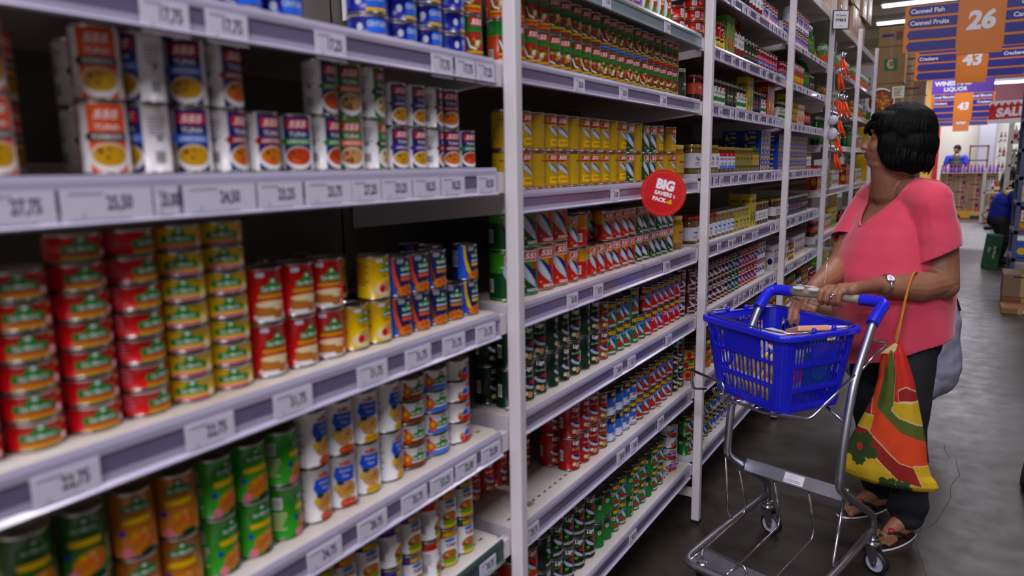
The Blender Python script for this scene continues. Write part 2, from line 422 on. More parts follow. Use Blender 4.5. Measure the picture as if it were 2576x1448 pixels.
for y, t, w in ((.340, '27,75', .074), (.432, '25,50', .10), (.500, '25,00', .030), (.574, '24,50', .104), (.668, '23,25', .076), (.757, '23,75', .090), (.836, '27,25', .064), (.908, '23,25', .074), (.986, '18,25', .074), (1.062, '18,25', .070), (1.172, '18,50', .066)): price_tag(0, 1, y, t, w)
for y, t in zip((.355, .53, .665, .829, .945, 1.05, 1.156), ('22,75', '22,75', '31,75', '31,75', '31,75', '31,75', '31,75')): price_tag(0, 2, y, t, .070)
for y, t in zip((.705, .811, .919, 1.000, 1.078, 1.166), ('24,75', '28,75', '35,75', '53,25', '32,00', '32,00')): price_tag(0, 3, y, t, .070)
price_tag(0, 4, 1.145, '30,75', .06)
for y, t in zip((.52, .603, .777, 1.04, 1.11, 1.175), ('17,75', '17,75', '17,25', '17,75', '17,75', '17,25')): price_tag(0, 0, y, t, .060)
price_tag(1, 1, 1.72, '31,50', .05); price_tag(1, 1, 2.15, '27,00', .05)
for y, t in ((1.57, '28,50'), (1.83, '28,50'), (2.13, '28,50')): price_tag(1, 2, y, t, .055)
price_tag(1, 3, 1.78, '51,00', .055)
for y, t in ((1.533, '35,00'), (1.68, '19,75'), (2.186, '19,75')): price_tag(1, 4, y, t, .058)
for y, t in ((1.812, '28,00'), (1.909, '16,75'), (2.22, '16,75')): price_tag(1, 5, y, t, .058)
for y, t in ((1.33, '29,75'), (1.838, '28,00'), (1.935, '19,00'), (2.161, '19,75')): price_tag(1, 6, y, t, .058)
price_tag(1, 7, 1.936, '40,75', .058)
rnd = random.Random(5)
for i in (2, 3):
    for k in range(1, 7):
        y0, y1 = BAYY[i]; y = y0 + .06
        seen = set()
        while y < y1 - .05:
            t = '%d,%s' % (rnd.randint(18, 96), rnd.choice(('25', '50', '75', '00')))
            if t not in seen: seen.add(t); price_tag(i, k, y, t, .05)
            y += rnd.choice((.062, .075, .11, .15))
# ------------------------------------------------------------------ printed tins
def C(c, r=.30):
    v = [int(c[i:i + 2], 16) for i in (1, 3, 5)]; l = sum(v) / 3; mx = max(v) - min(v); k = 1.0 if mx < 40 else 1.14
    v = [max(0, min(255, int((l + (x - l) * k) * (.97 if mx < 40 else .93)))) for x in v]
    return mat('#%02x%02x%02x' % tuple(v), r, 0, .38, .05, 0, 25)
INKS = dict(w='#e9e6ea', k='#16161c', red='#c4131a', dred='#8e0f14', blue='#1a2fa8', dblue='#171c66', lblue='#4d7fe0', green='#1c7a2c', dgreen='#0b3a1e', lgreen='#4aa51e',
            yel='#e0b911', gold='#c99a12', or_='#e2571a', dor='#b8400f', brown='#7a3a16', food='#c8781c', tan='#c99a66', crm='#e8dcb0', silver='#b9c3d2', purple='#4b2a8c', pink='#e07b8c', bread='#b5702a', grey='#8d8a92', teal='#2c8a7c')
def K(n): return C(INKS.get(n, n))
def pill(u, z, w, h, txt, bg='red', fg='w', shear=.25, rim=None):
    out = []
    if rim: out.append(([rrect(u, z, w + h * .14, h * 1.16, h * .3)], K(rim)))
    out += [([rrect(u, z, w, h, h * .28)], K(bg)), tx(txt, u, z, h * .66, K(fg), .03, shear, 0, w / (h * .66 * len(txt)) * 1.12)]
    return out
def fish(u, z, L, rot=-.9, back='dblue'):
    c, s = math.cos(rot), math.sin(rot); P = lambda x, y: (u + x * c - y * s, z + x * s + y * c)
    body = [P(L / 2 * math.cos(a), L * .17 * math.sin(a) * (1.15 - .3 * math.cos(a))) for a in [2 * math.pi * k / 16 for k in range(16)]]
    bk = [P(L / 2 * math.cos(a), L * .17 * math.sin(a) * (1.15 - .3 * math.cos(a))) for a in [math.pi * k / 8 for k in range(9)]]
    mid = [P(x, .06 * L) for x in (-L * .42, 0, L * .4)]
    return [([body, [P(-L * .42, 0), P(-L * .62, L * .14), P(-L * .56, 0), P(-L * .62, -L * .14)]], K('silver')), ([bk + mid], K(back)), ([[P(-L * .3, -.02 * L), P(L * .3, -.035 * L), P(L * .3, -.06 * L), P(-L * .3, -.05 * L)]], K('w')),
            ([ellipse(*P(L * .38, .02 * L), L * .03, L * .03, 0, 8)], K('k'))]
def bits(u, z, rx, ry, cols, n=9, seed=1, s=.22):
    rn = random.Random(seed); out = []
    for i in range(n):
        a = rn.uniform(0, 6.28); d = math.sqrt(rn.random()) * .75
        out.append(([ellipse(u + rx * d * math.cos(a), z + ry * d * math.sin(a), rx * s * rn.uniform(.6, 1.2), ry * s * rn.uniform(.6, 1.2), a, 8)], K(cols[i % len(cols)])))
    return out
def barcode(u, z, w, h):
    o = [([rect(u - w / 2, u + w / 2, z - h / 2, z + h / 2)], K('w'))]; n = 9
    o.append(([rect(u - w * .42 + i * w * .84 / n, u - w * .42 + (i + .5) * w * .84 / n, z - h * .4, z + h * .4) for i in range(n)], K('k'))); return o
def smallprint(u, z, w, n, dz, c='grey'):
    rn = random.Random(int(abs(u * 1e4)) + n)
    return [([rect(u - w / 2, u + w / 2 * rn.uniform(.4, 1), z - i * dz, z - i * dz + dz * .4) for i in range(n)], K(c))]
# each design: r, h, ground colour or bands, front print (around u=0), side print (around a quarter turn)
def d_tuna(top, band, foodc, foodc2='gold', h=.083, r=.0255, second='TUNA'):
    f = [([rect(-.021, .021, .003, h - .003)], K(top)), ([rect(-.021, .021, .003, .009)], K(top))]
    f += pill(0, h * .82, .034, h * .17, '555', 'red' if top != 'or_' else 'or_', 'w')
    f += [tx(second, 0, h * .65, h * .075, K('w'), .02, 0, 0, 1.1), ([[(-.021, h * .46), (.021, h * .46), (.021, h * .58), (-.021, h * .58), (-.0255, h * .52)]], K(band)), tx('PORMADO' if band == 'k' else 'AFRITADA', 0, h * .52, h * .06, K('w'), .02),
          ([ellipse(0, h * .24, .0215, h * .2)], K('w')), ([ellipse(0, h * .27, .0185, h * .155)], K(foodc))] + bits(0, h * .27, .017, h * .14, (foodc, foodc2, 'brown'), 9, 3)
    sd = barcode(0, h * .25, .014, h * .2) + smallprint(0, h * .8, .024, 6, .004) + [([ellipse(0, h * .52, .004, .004)], K('grey'))]
    return dict(r=r, h=h, ground='w', front=f, side=sd)
def hill(u, z, w, h, c='green', t='San Marino', tc='w'):
    p = [(u - w / 2, z - h * .3), (u + w / 2, z - h * .3), (u + w / 2, z + h * .05), (u + w * .22, z + h * .1), (u + w * .1, z + h * .42), (u, z + h * .5), (u - w * .12, z + h * .4), (u - w * .22, z + h * .1), (u - w / 2, z + h * .05)]
    return [([p], K(c)), tx(t, u, z - h * .1, h * .22, K(tc), .01, 0, 0, .85), ([ellipse(u, z + h * .3, w * .07, h * .08)], K(tc))]
def d_flat(base, foot='gold', h=.0328, r=.0305):
    f = hill(0, h * .56, .042, h * .75, 'green') + [([rect(-.021, .021, h * .10, h * .24)], K(foot)), ([ellipse(.026, h * .28, .004, h * .13)], K('w')), ([ellipse(.027, h * .8, .004, h * .1)], K('tan'))]
    return dict(r=r, h=h, ground=base, front=f, side=smallprint(0, h * .8, .026, 5, .0042, 'pink' if base == 'red' else 'crm'), step=1)
D = {}
D['orange_tuna'] = dict(d_tuna('or_', 'k', 'gold'), cat='orange and white tuna tin')
D['blue_tuna'] = dict(d_tuna('dblue', 'lblue', 'gold'), cat='blue and white tuna tin')
D['red_tuna'] = dict(d_tuna('dblue', 'dred', 'food', 'or_'), cat='blue and dark red tuna tin')
D['green_tuna'] = dict(d_tuna('dblue', 'green', 'dor', 'or_'), cat='blue tuna tin with green band')
D['greenred_tuna'] = dict(d_tuna('green', 'or_', 'tan', 'brown'), cat='green tuna tin with orange band')
D['greenblack_tuna'] = dict(d_tuna('green', 'k', 'crm', 'gold'), cat='green tuna tin with black band')
D['violet_tuna'] = dict(d_tuna('dblue', 'purple', 'gold', 'food', .073, .0245), cat='small violet tuna tin')
D['smallred_tuna'] = dict(d_tuna('dblue', 'dred', 'food', 'or_', .073, .0245), cat='small blue and red tuna tin')
D['smallgreen_tuna'] = dict(d_tuna('dblue', 'green', 'dor', 'or_', .073, .0245), cat='small blue and green tuna tin')
D['red_flat'] = dict(d_flat('red'), cat='flat red tin with green hill')
D['yellow_flat'] = dict(d_flat('yel', 'pink'), cat='flat yellow tin with green hill')
def d_meat():
    h = .080; f = [([rrect(-.014, h * .88, .012, .006, .002)], K('silver'))] + hill(.004, h * .66, .036, h * .34, 'green') + [([rect(-.018, .02, h * .46, h * .52)], K('gold')),
        ([ellipse(0, h * .12, .026, h * .09)], K('w')), ([rrect(0, h * .23, .044, h * .2, .004)], K('bread')), ([ellipse(0, h * .35, .022, h * .06)], K('crm')), ([rrect(.011, h * .17, .016, h * .19, .003)], K('bread')), ([ellipse(.011, h * .27, .008, h * .03)], K('crm'))]
    return dict(r=.029, h=h, ground='red', front=f, side=smallprint(0, h * .8, .03, 9, .005, 'pink'), cat='tall red tin showing meat loaf slices', wide=1)
D['meat'] = d_meat()
def d_yel():
    h = .076; f = [([rrect(-.010, h * .88, .012, .006, .002)], K('silver'))] + hill(.006, h * .70, .032, h * .34, 'green') + [tx('WHITE', 0, h * .53, .004, K('dor'), .02), ([ellipse(0, h * .23, .022, h * .17)], K('crm')), ([ellipse(.004, h * .30, .014, h * .13)], K('tan')), ([ellipse(-.006, h * .25, .006, h * .09)], K('red'))]
    return dict(r=.0275, h=h, ground='yel', front=f, side=smallprint(0, h * .8, .03, 8, .005, 'brown'), cat='yellow tin showing a plate of noodles')
D['yel'] = d_yel()
def d_swoosh(sw, lab):
    h = .072; f = [([rect(-.022, .022, .002, h - .002)], K('#0f1e52')), ([[(-.034, .002), (-.012, .002), (-.019, h * .35), (-.022, h * .99), (-.034, h * .99)]], K('#2a63d8')), ([[(-.018, h * .99), (-.0225, h * .99), (-.021, h * .6), (-.017, h * .3), (-.006, .002), (.002, .002), (-.009, h * .3), (-.0155, h * .6)]], K(sw)),
        ([rrect(-.006, h * .88, .013, .008, .003)], K('grey'))] + hill(.008, h * .72, .026, h * .32, 'green', 'San Marino') + [([rect(-.006, .02, h * .52, h * .57)], K('silver')), ([rect(-.006, .02, h * .40, h * .48)], K(lab)), ([ellipse(.006, h * .14, .02, h * .13)], K('food'))] + bits(.006, h * .16, .02, h * .13, ('or_', 'gold', 'food', 'red'), 16, 5, .2)
    return dict(r=.0255, h=h, ground='#12235e', front=f, side=smallprint(0, h * .8, .03, 7, .005, 'silver'))
D['sw_or'] = dict(d_swoosh('or_', 'or_'), cat='dark blue tuna tin with orange curve')
D['sw_br'] = dict(d_swoosh('brown', 'food'), cat='dark blue tuna tin with brown curve')
D['sw_ye'] = dict(d_swoosh('yel', 'yel'), cat='dark blue tuna tin with yellow curve')
def d_green(base, cat):
    h = .086; f = hill(.003, h * .78, .036, h * .28, 'teal' if base == 'lgreen' else 'green') + [([rrect(.002, h * .56, .036, h * .09, .003)], K('yel')), ([ellipse(.006, h * .26, .02, h * .17, .5)], K('food'))] + bits(.006, h * .26, .02, h * .16, ('tan', 'or_', 'bread', 'gold'), 12, 8, .25) + \
        [([ellipse(-.016, h * .4, .0035, .0035)], K('blue')), ([ellipse(.012, h * .06, .010, .005)], K('dgreen')), ([ellipse(-.013, h * .1, .006, .007)], K('pink'))]
    return dict(r=.0275, h=h, ground=base, front=f, side=barcode(0, h * .7, .014, .018) + smallprint(0, h * .5, .03, 6, .005, 'crm'), cat=cat)
D['green_tall'] = d_green('#2f8f22', 'bright green tin showing fried tuna')
D['amber_tall'] = d_green('#b06a1c', 'amber brown tin showing fried tuna')
D['dkgreen_tall'] = d_green('#2d5f1c', 'dark green and yellow tuna tin')
def d_cdo(foot, cat):
    h = .092; f = [tx('cdo', .002, h * .86, h * .085, K('red'), .05, 0, 0, 1.4), ([[(-.014, h * .80), (-.018, h * .64), (-.012, h * .5), (.018, h * .52), (.02, h * .78)]], K('#2355c8')), tx('Corned', .002, h * .72, h * .05, K('w'), .01, .2), tx('Tuna', .002, h * .62, h * .05, K('w'), .01, .2),
        ([ellipse(.004, h * .34, .018, h * .17)], K('tan'))] + bits(.004, h * .34, .017, h * .16, ('crm', 'tan', 'gold', 'bread'), 12, 4, .26) + [([ellipse(-.008, h * .50, .006, .0035)], K('dgreen')), ([ellipse(-.014, h * .4, .004, .006)], K('yel')), ([rrect(.006, h * .11, .030, h * .13, .005)], K(foot)), tx('HOT SPICY' if foot == 'red' else 'REGULAR', .006, h * .11, h * .04, K('yel' if foot == 'red' else 'red'), .01)]
    return dict(r=.0285, h=h, ground='w', front=f, side=smallprint(0, h * .8, .03, 9, .006), cat=cat)
D['cdo_red'] = d_cdo('red', 'white tuna tin with red foot')
D['cdo_yel'] = d_cdo('yel', 'white tuna tin with yellow foot')
def d_cdof(foot, cat):
    h = .0435; f = [tx('cdo', .008, h * .78, h * .2, K('red'), .05, 0, 0, 1.4), ([[(-.016, h * .36), (-.008, h * .62), (.026, h * .62), (.026, h * .36)]], K('#2355c8')), ([rect(-.02, .026, h * .07, h * .33)], K(foot)), ([ellipse(-.018, h * .32, .006, h * .2)], K('tan')), ([ellipse(-.018, h * .26, .003, h * .1)], K('red')),
        tx('Tuna', .008, h * .49, h * .15, K('w'), .01, .2)]
    return dict(r=.0355, h=h, ground='w', front=f, side=smallprint(0, h * .8, .034, 6, .0045), cat=cat)
D['cdof_red'] = d_cdof('red', 'flat white tin with red foot'); D['cdof_yel'] = d_cdof('yel', 'flat white tin with yellow foot')
def d_smf(foot, cat):
    h = .0435; f = [([rect(-.03, .03, h * .04, h * .3)], K(foot))] + hill(.006, h * .56, .036, h * .66, 'green') + [([ellipse(-.020, h * .45, .008, h * .26)], K('or_')), ([ellipse(-.020, h * .5, .004, h * .12)], K('yel')), ([ellipse(-.024, h * .75, .003, h * .1)], K('red'))]
    return dict(r=.0355, h=h, ground='w', front=f, side=smallprint(0, h * .8, .034, 5, .005), cat=cat)
D['smf_br'] = d_smf('brown', 'flat white tin with brown foot'); D['smf_bl'] = d_smf('lblue', 'flat white tin with blue foot')
def d_megat(top, cat):
    h = .083; f = [tx('MEGA', 0, h * .85, h * .13, K('yel'), .05, 0, 0, .8), ([ellipse(0, h * .70, .012, h * .05)], K('lblue')), tx('TUNA', .002, h * .57, h * .1, K('dred'), .04, 0, 0, .8), ([ellipse(0, h * .3, .018, h * .16)], K('bread'))] + bits(0, h * .3, .017, h * .14, ('tan', 'food', 'brown'), 9, 2) + [([rrect(0, h * .08, .03, h * .1, .003)], K('yel')), ([ellipse(0, h * .17, .018, .004)], K('lgreen'))]
    return dict(r=.0265, h=h, ground='w', bands=[(h * .76, h, top)], front=f, side=barcode(0, h * .3, .014, .02) + smallprint(0, h * .65, .03, 5, .005), cat=cat)
D['mt_green'] = d_megat('dgreen', 'white tuna tin with dark green top'); D['mt_or'] = d_megat('dor', 'white tuna tin with orange top'); D['mt_vi'] = d_megat('purple', 'white tuna tin with violet top'); D['mt_red'] = d_megat('red', 'white tuna tin with red top')
def d_blueflat():
    h = .040; f = [([rrect(.008, h * .55, .036, h * .55, .006)], K('#2f6ad6')), tx('CENTURY', .008, h * .62, h * .2, K('silver'), .03, 0, 0, .75), ([rect(-.01, .028, h * .12, h * .24)], K('yel')), ([ellipse(-.022, h * .5, .005, h * .16)], K('silver'))]
    return dict(r=.034, h=h, ground='#161c84', front=f, side=smallprint(0, h * .8, .03, 5, .005, 'lblue'), cat='flat deep blue tuna tin')
D['blueflat'] = d_blueflat()
def d_555(base, foot, seed, cat, h=.0845, r=.0262):
    f = pill(.002, h * .84, .034, h * .18, '555', 'red', 'w', .25) + [([rect(-.0225, .0225, h * .08, h * .62)], K(base))] + bits(.002, h * .44, .018, h * .2, ('brown', 'tan', 'red', 'crm', 'lgreen', 'bread'), 16, seed, .28) + \
        [([[(-.022, h * .5), (-.019, h * .5), (-.013, h * .30), (-.002, h * .24), (-.002, h * .21), (-.015, h * .26)]], K('w')), ([rect(-.0225, .0225, h * .14, h * .2)], K('gold')), ([rect(-.0225, .0225, h * .04, h * .11)], K(foot))]
    return dict(r=r, h=h, ground='dor', bands=[(h * .62, h, 'green')], front=f, side=barcode(0, h * .2, .013, .017), cat=cat)
D['t5_or'] = d_555('brown', 'or_', 3, 'orange and green tuna tin'); D['t5_gr'] = d_555('#4a4416', 'brown', 11, 'olive and green tuna tin'); D['t5_bl'] = d_555('#5a3a16', 'lblue', 17, 'green tuna tin with pale blue foot'); D['t5_rd'] = d_555('#4a4416', 'red', 23, 'green tuna tin with red foot')
def d_span(cat, pack=False):
    h = .086; g = '#b99608'
    f = pill(0, h * .83, .032, h * .16, '555', 'red', 'w', .25) + [([[(-.03, h * .74), (0, h * .72), (.03, h * .9), (.03, h * .93), (0, h * .75), (-.03, h * .77)]], K('dred'))] + pill(0, h * .83, .032, h * .16, '555') + fish(0, h * .52, .034, -.7) + fish(.008, h * .46, .03, -.7) + [([rrect(.002, h * .23, .034, h * .2, .003)], K('yel')), tx('Spanish', .002, h * .24, h * .09, K('dor'), .02, .3)]
    return dict(r=.0285, h=h, ground=g, bands=[(.0, h * .07, 'dred'), (h * .94, h, 'dred')], front=f, side=[], cat=cat)
D['span'] = d_span('yellow sardine tin with two silver fish')
def d_sard(top, bot, cat, h=.084, r=.0265):
    k = r / .0265
    f = pill(.004 * k, h * .83, .036 * k, h * .19, '555', 'red', 'w', .25, 'w') + [([ellipse(.014 * k, h * .62, .010 * k, h * .08)], K('dor'))] + fish(.0, h * .42, .05 * k, -.95) + [([ellipse(-.010 * k, h * .2, .0022 * k, .0022 * k, 0, 5)], K('yel')), tx('SARDINES', .008 * k, h * .11, h * .07, K('w'), .03, 0, 0, .85)]
    return dict(r=r, h=h, ground=bot, bands=[(h * .56, h, top), (h * .02, h * .045, 'gold' if bot == '#b81a10' else 'lgreen')], front=f, side=barcode(0, h * .3, .012 * k, .022 * k), cat=cat)
D['s_or'] = d_sard('#dc9a10', '#b81a10', 'red and yellow sardine tin'); D['s_gr'] = d_sard('#3f9a1a', '#0c4420', 'green sardine tin with red badge')
D['sb_or'] = d_sard('#dc9a10', '#b81a10', 'big red and yellow sardine tin', .110, .036); D['sb_gr'] = d_sard('#3f9a1a', '#0c4420', 'big green sardine tin', .110, .036)
def d_ligo(c, cat, h=.092, r=.0290, script='Sardines', fgc='w'):
    f = [tx('Ligo', 0, h * .84, h * .15, K('w'), .05, 0, 0, 1.0), tx(script, 0, h * .66, h * .075, K('#9fb4a4' if c == '#0a2c18' else '#e2b0a0'), .02, .35, 0, 1.0)] + [([ellipse(.010, h * .48, .010, h * .07)], K('red')), ([ellipse(.0, h * .40, .019, h * .075, -.35)], K('silver')), ([ellipse(.003, h * .43, .016, h * .035, -.35)], K('dblue')), ([ellipse(.004, h * .16, .008, h * .085)], K('tan')), ([ellipse(-.008, h * .2, .006, h * .06)], K('crm'))]
    return dict(r=r, h=h, ground=c, front=f, side=barcode(0, h * .45, .012, .03), cat=cat)
D['lg_gr'] = d_ligo('#0a2c18', 'dark green sardine tin'); D['lg_rd'] = d_ligo('#a0151a', 'dark red sardine tin'); D['lg_br'] = d_ligo('#8a4012', 'brown sardine tin', .084, .0265)
def d_ligo2(c, cat):
    h = .094; f = [tx('Ligo', 0, h * .87, h * .17, K('w'), .05, 0, 0, 1.0), ([ellipse(.008, h * .62, .010, h * .07)], K('red'))] + fish(0, h * .5, .036, -.6) + [([ellipse(-.010, h * .38, .006, h * .05)], K('lgreen')), tx('SARDINES', 0, h * .17, h * .085, K('w'), .03, 0, 0, .85), ([rect(-.02, .02, h * .74, h * .755)], K('lgreen'))]
    return dict(r=.0320, h=h, ground=c, front=f, side=barcode(0, h * .4, .014, .03), cat=cat)
D['l2_gr'] = d_ligo2('#08200f', 'black green sardine tin with tomato picture'); D['l2_rd'] = d_ligo2('#b02a14', 'red sardine tin with tomato picture')
def d_mega(c, c2, cat, h=.079, r=.0265):
    f = [tx('MEGA', .002, h * .83, h * .16, K('yel'), .05, 0, 0, .78), ([ellipse(.006, h * .66, .012, h * .07, .25)], K('lblue')), tx('555', .006, h * .66, h * .001, K('w')), ([ellipse(-.015, h * .56, .006, .006)], K('w')), ([ellipse(-.015, h * .56, .0042, .0042)], K('or_'))] + fish(.006, h * .42, .036, -.95, 'blue') + [([ellipse(-.004, h * .27, .009, h * .08)], K('red')), tx('SARDINES', .002, h * .11, h * .08, K('w'), .03, 0, 0, .75)]
    return dict(r=r, h=h, ground=c, bands=[(h * .72, h, c2)], front=f, side=[([ellipse(0, h * .6, .006, .006)], K('w')), ([ellipse(0, h * .6, .004, .004)], K('or_'))], cat=cat)
D['mg_gr'] = d_mega('#136a28', '#0c3c1a', 'green sardine tin with yellow lettering'); D['mg_rd'] = d_mega('#b31a18', '#5e0f10', 'red sardine tin with yellow lettering'); D['mg_br'] = d_mega('#8a3a12', '#3c140c', 'brown sardine tin with yellow lettering')
D['mg_big'] = d_mega('#136a28', '#0c3c1a', 'larger green sardine tin with yellow lettering', .086, .0290)
def d_megab():
    h = .079; f = [tx('MEGA', .002, h * .84, h * .15, K('yel'), .05, 0, 0, .78), ([ellipse(0, h * .60, .010, h * .07)], K('gold')), ([ellipse(.003, h * .61, .005, h * .04)], K('w')), ([ellipse(.003, h * .3, .006, h * .05)], K('or_')), ([ellipse(-.003, h * .27, .004, h * .03)], K('red')), tx('SKINLESS', 0, h * .1, h * .05, K('dblue'), .02)]
    return dict(r=.0265, h=h, ground='#2e6fd0', bands=[(h * .7, h, '#141e5a'), (0, h * .34, '#c3cfe6')], front=f, side=fish(0, h * .45, .03), cat='blue and white sardine tin')
D['mg_bl'] = d_megab()
def d_young(c, cat, words=("YOUNG'S", 'TOWN'), stripe='w'):
    h = .084; f = [tx(words[0], 0, h * .84, h * .10, K('w'), .04, .1, 0, .7), tx(words[1], 0, h * .70, h * .11, K('w'), .04, .1, 0, .8)] + fish(.004, h * .42, .04, -.7) + [([[(-.02, h * .3), (-.017, h * .26), (.02, h * .42), (.02, h * .47)]], K(stripe)), tx('SARDINES', 0, h * .13, h * .09, K('w'), .03, 0, 0, .75)]
    return dict(r=.0265, h=h, ground=c, front=f, side=barcode(0, h * .4, .013, .02), cat=cat)
D['yt'] = d_young('#5a1414', 'dark red sardine tin with white writing'); D['saba'] = d_young('#a51818', 'red mackerel tin with white writing', ('SABA', 'mackerel'), 'lblue'); D['saba_gr'] = d_young('#0e4422', 'dark green mackerel tin', ('SABA', 'mackerel'), 'lblue')
D['white_fish'] = d_young('#d8d4de', 'white mackerel tin', ('SABA', 'mackerel'), 'blue'); D['white_fish']['front'][0] = tx('SABA', 0, .071, .009, K('red'), .04)
def d_rflat(c='#b01c16', cat='flat red tuna tin'):
    h = .040; f = [([rrect(-.012, h * .5, .016, h * .5, .001)], K('w')), ([rect(-.018 + i * .0022, -.017 + i * .0022, h * .3, h * .7) for i in range(6)], K('dblue')), ([ellipse(.010, h * .5, .008, h * .22, .6)], K('pink')), ([rect(-.03, .03, h * .06, h * .13)], K('gold')), ([ellipse(.024, h * .5, .006, h * .3)], K('or_'))]
    return dict(r=.0385, h=h, ground=c, front=f, side=[([rect(-.012, .012, h * .3, h * .7)], K('crm'))], cat=cat)
D['rflat'] = d_rflat()
def d_whitebox():  # white and dark red tall tins of the upper shelf
    h = .098; f = [([rrect(.004, h * .84, .030, h * .2, .003)], K('dred')), tx('SUNSET', .004, h * .84, h * .09, K('w'), .03, 0, 0, .7), ([ellipse(.006, h * .5, .016, h * .08, -.7)], K('lblue')), ([ellipse(0, h * .42, .014, h * .07, -.7)], K('pink')), ([ellipse(.010, h * .56, .014, h * .03, -.7)], K('dblue')), tx('Saba', .002, h * .13, h * .12, K('dblue'), .04, .2)]
    return dict(r=.029, h=h, ground='#cfcad8', front=f, side=smallprint(0, h * .7, .03, 6, .006), cat='white tin with dark red badge')
D['wbadge'] = d_whitebox()
def d_redpk():
    h = .095; f = [tx('SPAM', .002, h * .86, h * .11, K('w'), .04, 0, 0, .8), ([ellipse(0, h * .55, .018, h * .09)], K('pink')), ([rect(-.02, .02, h * .28, h * .42)], K('lblue')), tx('lite', 0, h * .35, h * .07, K('w'), .03), ([ellipse(.0, h * .14, .016, h * .05)], K('red'))]
    return dict(r=.027, h=h, ground='#9c1418', front=f, side=smallprint(0, h * .7, .03, 6, .006, 'pink'), cat='tall dark red tin')
D['redpk'] = d_redpk()
def d_ry():
    h = .105; f = [tx('Jolly', .002, h * .82, h * .09, K('w'), .04, .3), ([ellipse(.012, h * .64, .008, h * .1)], K('w')), ([ellipse(.012, h * .64, .006, h * .08)], K('red')), ([ellipse(0, h * .42, .013, h * .04)], K('dblue')), ([ellipse(-.002, h * .2, .012, h * .09)], K('gold')), ([ellipse(.002, h * .18, .004, h * .04)], K('brown'))]
    return dict(r=.0275, h=h, ground='#e3c416', bands=[(h * .52, h, '#b01418')], front=f, side=smallprint(0, h * .4, .03, 4, .006, 'brown'), cat='red and yellow tall tin')
D['ry'] = d_ry()
def d_mix(c1, c2, c3, cat, h=.040, r=.034, word='TUNA'):
    f = [([ellipse(-.010, h * .5, .010, h * .3)], K(c3)), ([rrect(.012, h * .6, .022, h * .4, .003)], K(c2)), tx(word, .012, h * .6, h * .18, K('w'), .03), ([rect(-.024, .024, h * .06, h * .18)], K(c3))]
    return dict(r=r, h=h, ground=c1, front=f, side=smallprint(0, h * .7, .03, 5, h * .1), cat=cat)
D['fx_gr'] = d_mix('#2c7a26', 'yel', 'or_', 'flat green and yellow tin'); D['fx_rd'] = d_mix('#a51c18', 'blue', 'yel', 'flat red and yellow tin'); D['fx_ye'] = d_mix('#cfa716', 'green', 'red', 'flat yellow and green tin'); D['fx_bl'] = d_mix('#2a4a9c', 'red', 'w', 'flat blue tin')
D['tall_gr'] = d_mix('#1d5a2a', 'w', 'lgreen', 'green fruit tin', .105, .036, 'FRUIT'); D['tall_wh'] = d_mix('#cfcbd6', 'dblue', 'gold', 'white tin with dark blue print', .086, .028, 'SABA')
D['tall_ye'] = d_mix('#c7a21c', 'dred', 'brown', 'yellow ochre tin', .086, .028, 'RAMA'); D['spag'] = d_mix('#56661a', 'dor', 'w', 'olive tin with a white plate', .098, .029, 'PASTA')

TINC = {}
def build_tin(key):
    d = D[key]; r, h = d['r'], d['h']; b = MB(); e = .0011
    bands = sorted(d.get('bands', []), key=lambda q: q[0]); prof = [(r * .955, 0), (r + e, .0012), (r + e, .0028), (r, .0034)]; mats = [M_TIND, M_TIND, M_TIND]
    z = .0034; zt = h - .0034
    for z0, z1, c in bands:
        z0 = max(z0, z); z1 = min(z1, zt)
        if z1 <= z0: continue
        if z0 > z + 1e-5: prof.append((r, z0)); mats.append(K(d['ground']))
        prof.append((r, z1)); mats.append(K(c)); z = z1
    if zt > z + 1e-5: prof.append((r, zt)); mats.append(K(d['ground']))
    prof += [(r + e, h - .0028), (r + e, h - .0005)]; mats += [M_TIN, M_TIN]
    b.lathe(prof, None, 28, None, True, mats, (True, False))
    lb = []
    q = math.pi * r
    wide = d.get('wide')
    def shift(items, du): return [([[(u + du, z) for u, z in p] for p in ps], m) for ps, m in items]
    wrap(b, d['front'] , r)
    wrap(b, shift(d['front'], q), r)
    if d['side']:
        wrap(b, shift(d['side'], -q / 2), r); wrap(b, shift(d['side'], q / 2), r)
    me = b.mesh('tin')
    l = MB().lathe([(r + e, h - .0005), (r * .97, h), (r * .94, h - .0005), (r * .93, h - .0028), (r * .80, h - .0030), (r * .78, h - .0022), (r * .5, h - .0022), (r * .48, h - .0028), (.0001, h - .0028)], M_TIN, 28, None, True, None, (False, False))
    TINC[key] = (me, l.mesh('lid'))
    return TINC[key]
COUNT = {}
def can_name(k):
    if k in ('red_flat', 'yellow_flat'): return 'corned_tuna_can'
    if k == 'meat': return 'meat_loaf_can'
    if k in ('cdo_red', 'cdo_yel'): return 'tuna_flakes_can'
    if k in ('cdof_red', 'cdof_yel', 'smf_br', 'smf_bl', 'blueflat', 'rflat'): return 'flat_tuna_can'
    if k.startswith('fx_'): return 'flat_fish_can'
    if k == 'span': return 'spanish_sardine_can'
    if k.startswith(('lg_', 'l2_')): return 'tomato_sardine_can'
    if k.startswith(('s_', 'sb_')): return 'fish_can'
    if k.startswith('mg_'): return 'sardine_can'
    if k == 'yt' or k.startswith('saba') or k == 'white_fish' or k.startswith('tall_'): return 'mackerel_can'
    if k in ('redpk', 'ry', 'wbadge', 'spag'): return 'food_can'
    return 'tuna_can'
def tin(key, x, y, z, rz, label, group):
    me, ld = TINC.get(key) or build_tin(key)
    nm = can_name(key); o = link(nm, me, None, (x, y, z), rz); tag(o, label, nm.replace('_', ' '), group)
    link('lid', ld, o)
    return o

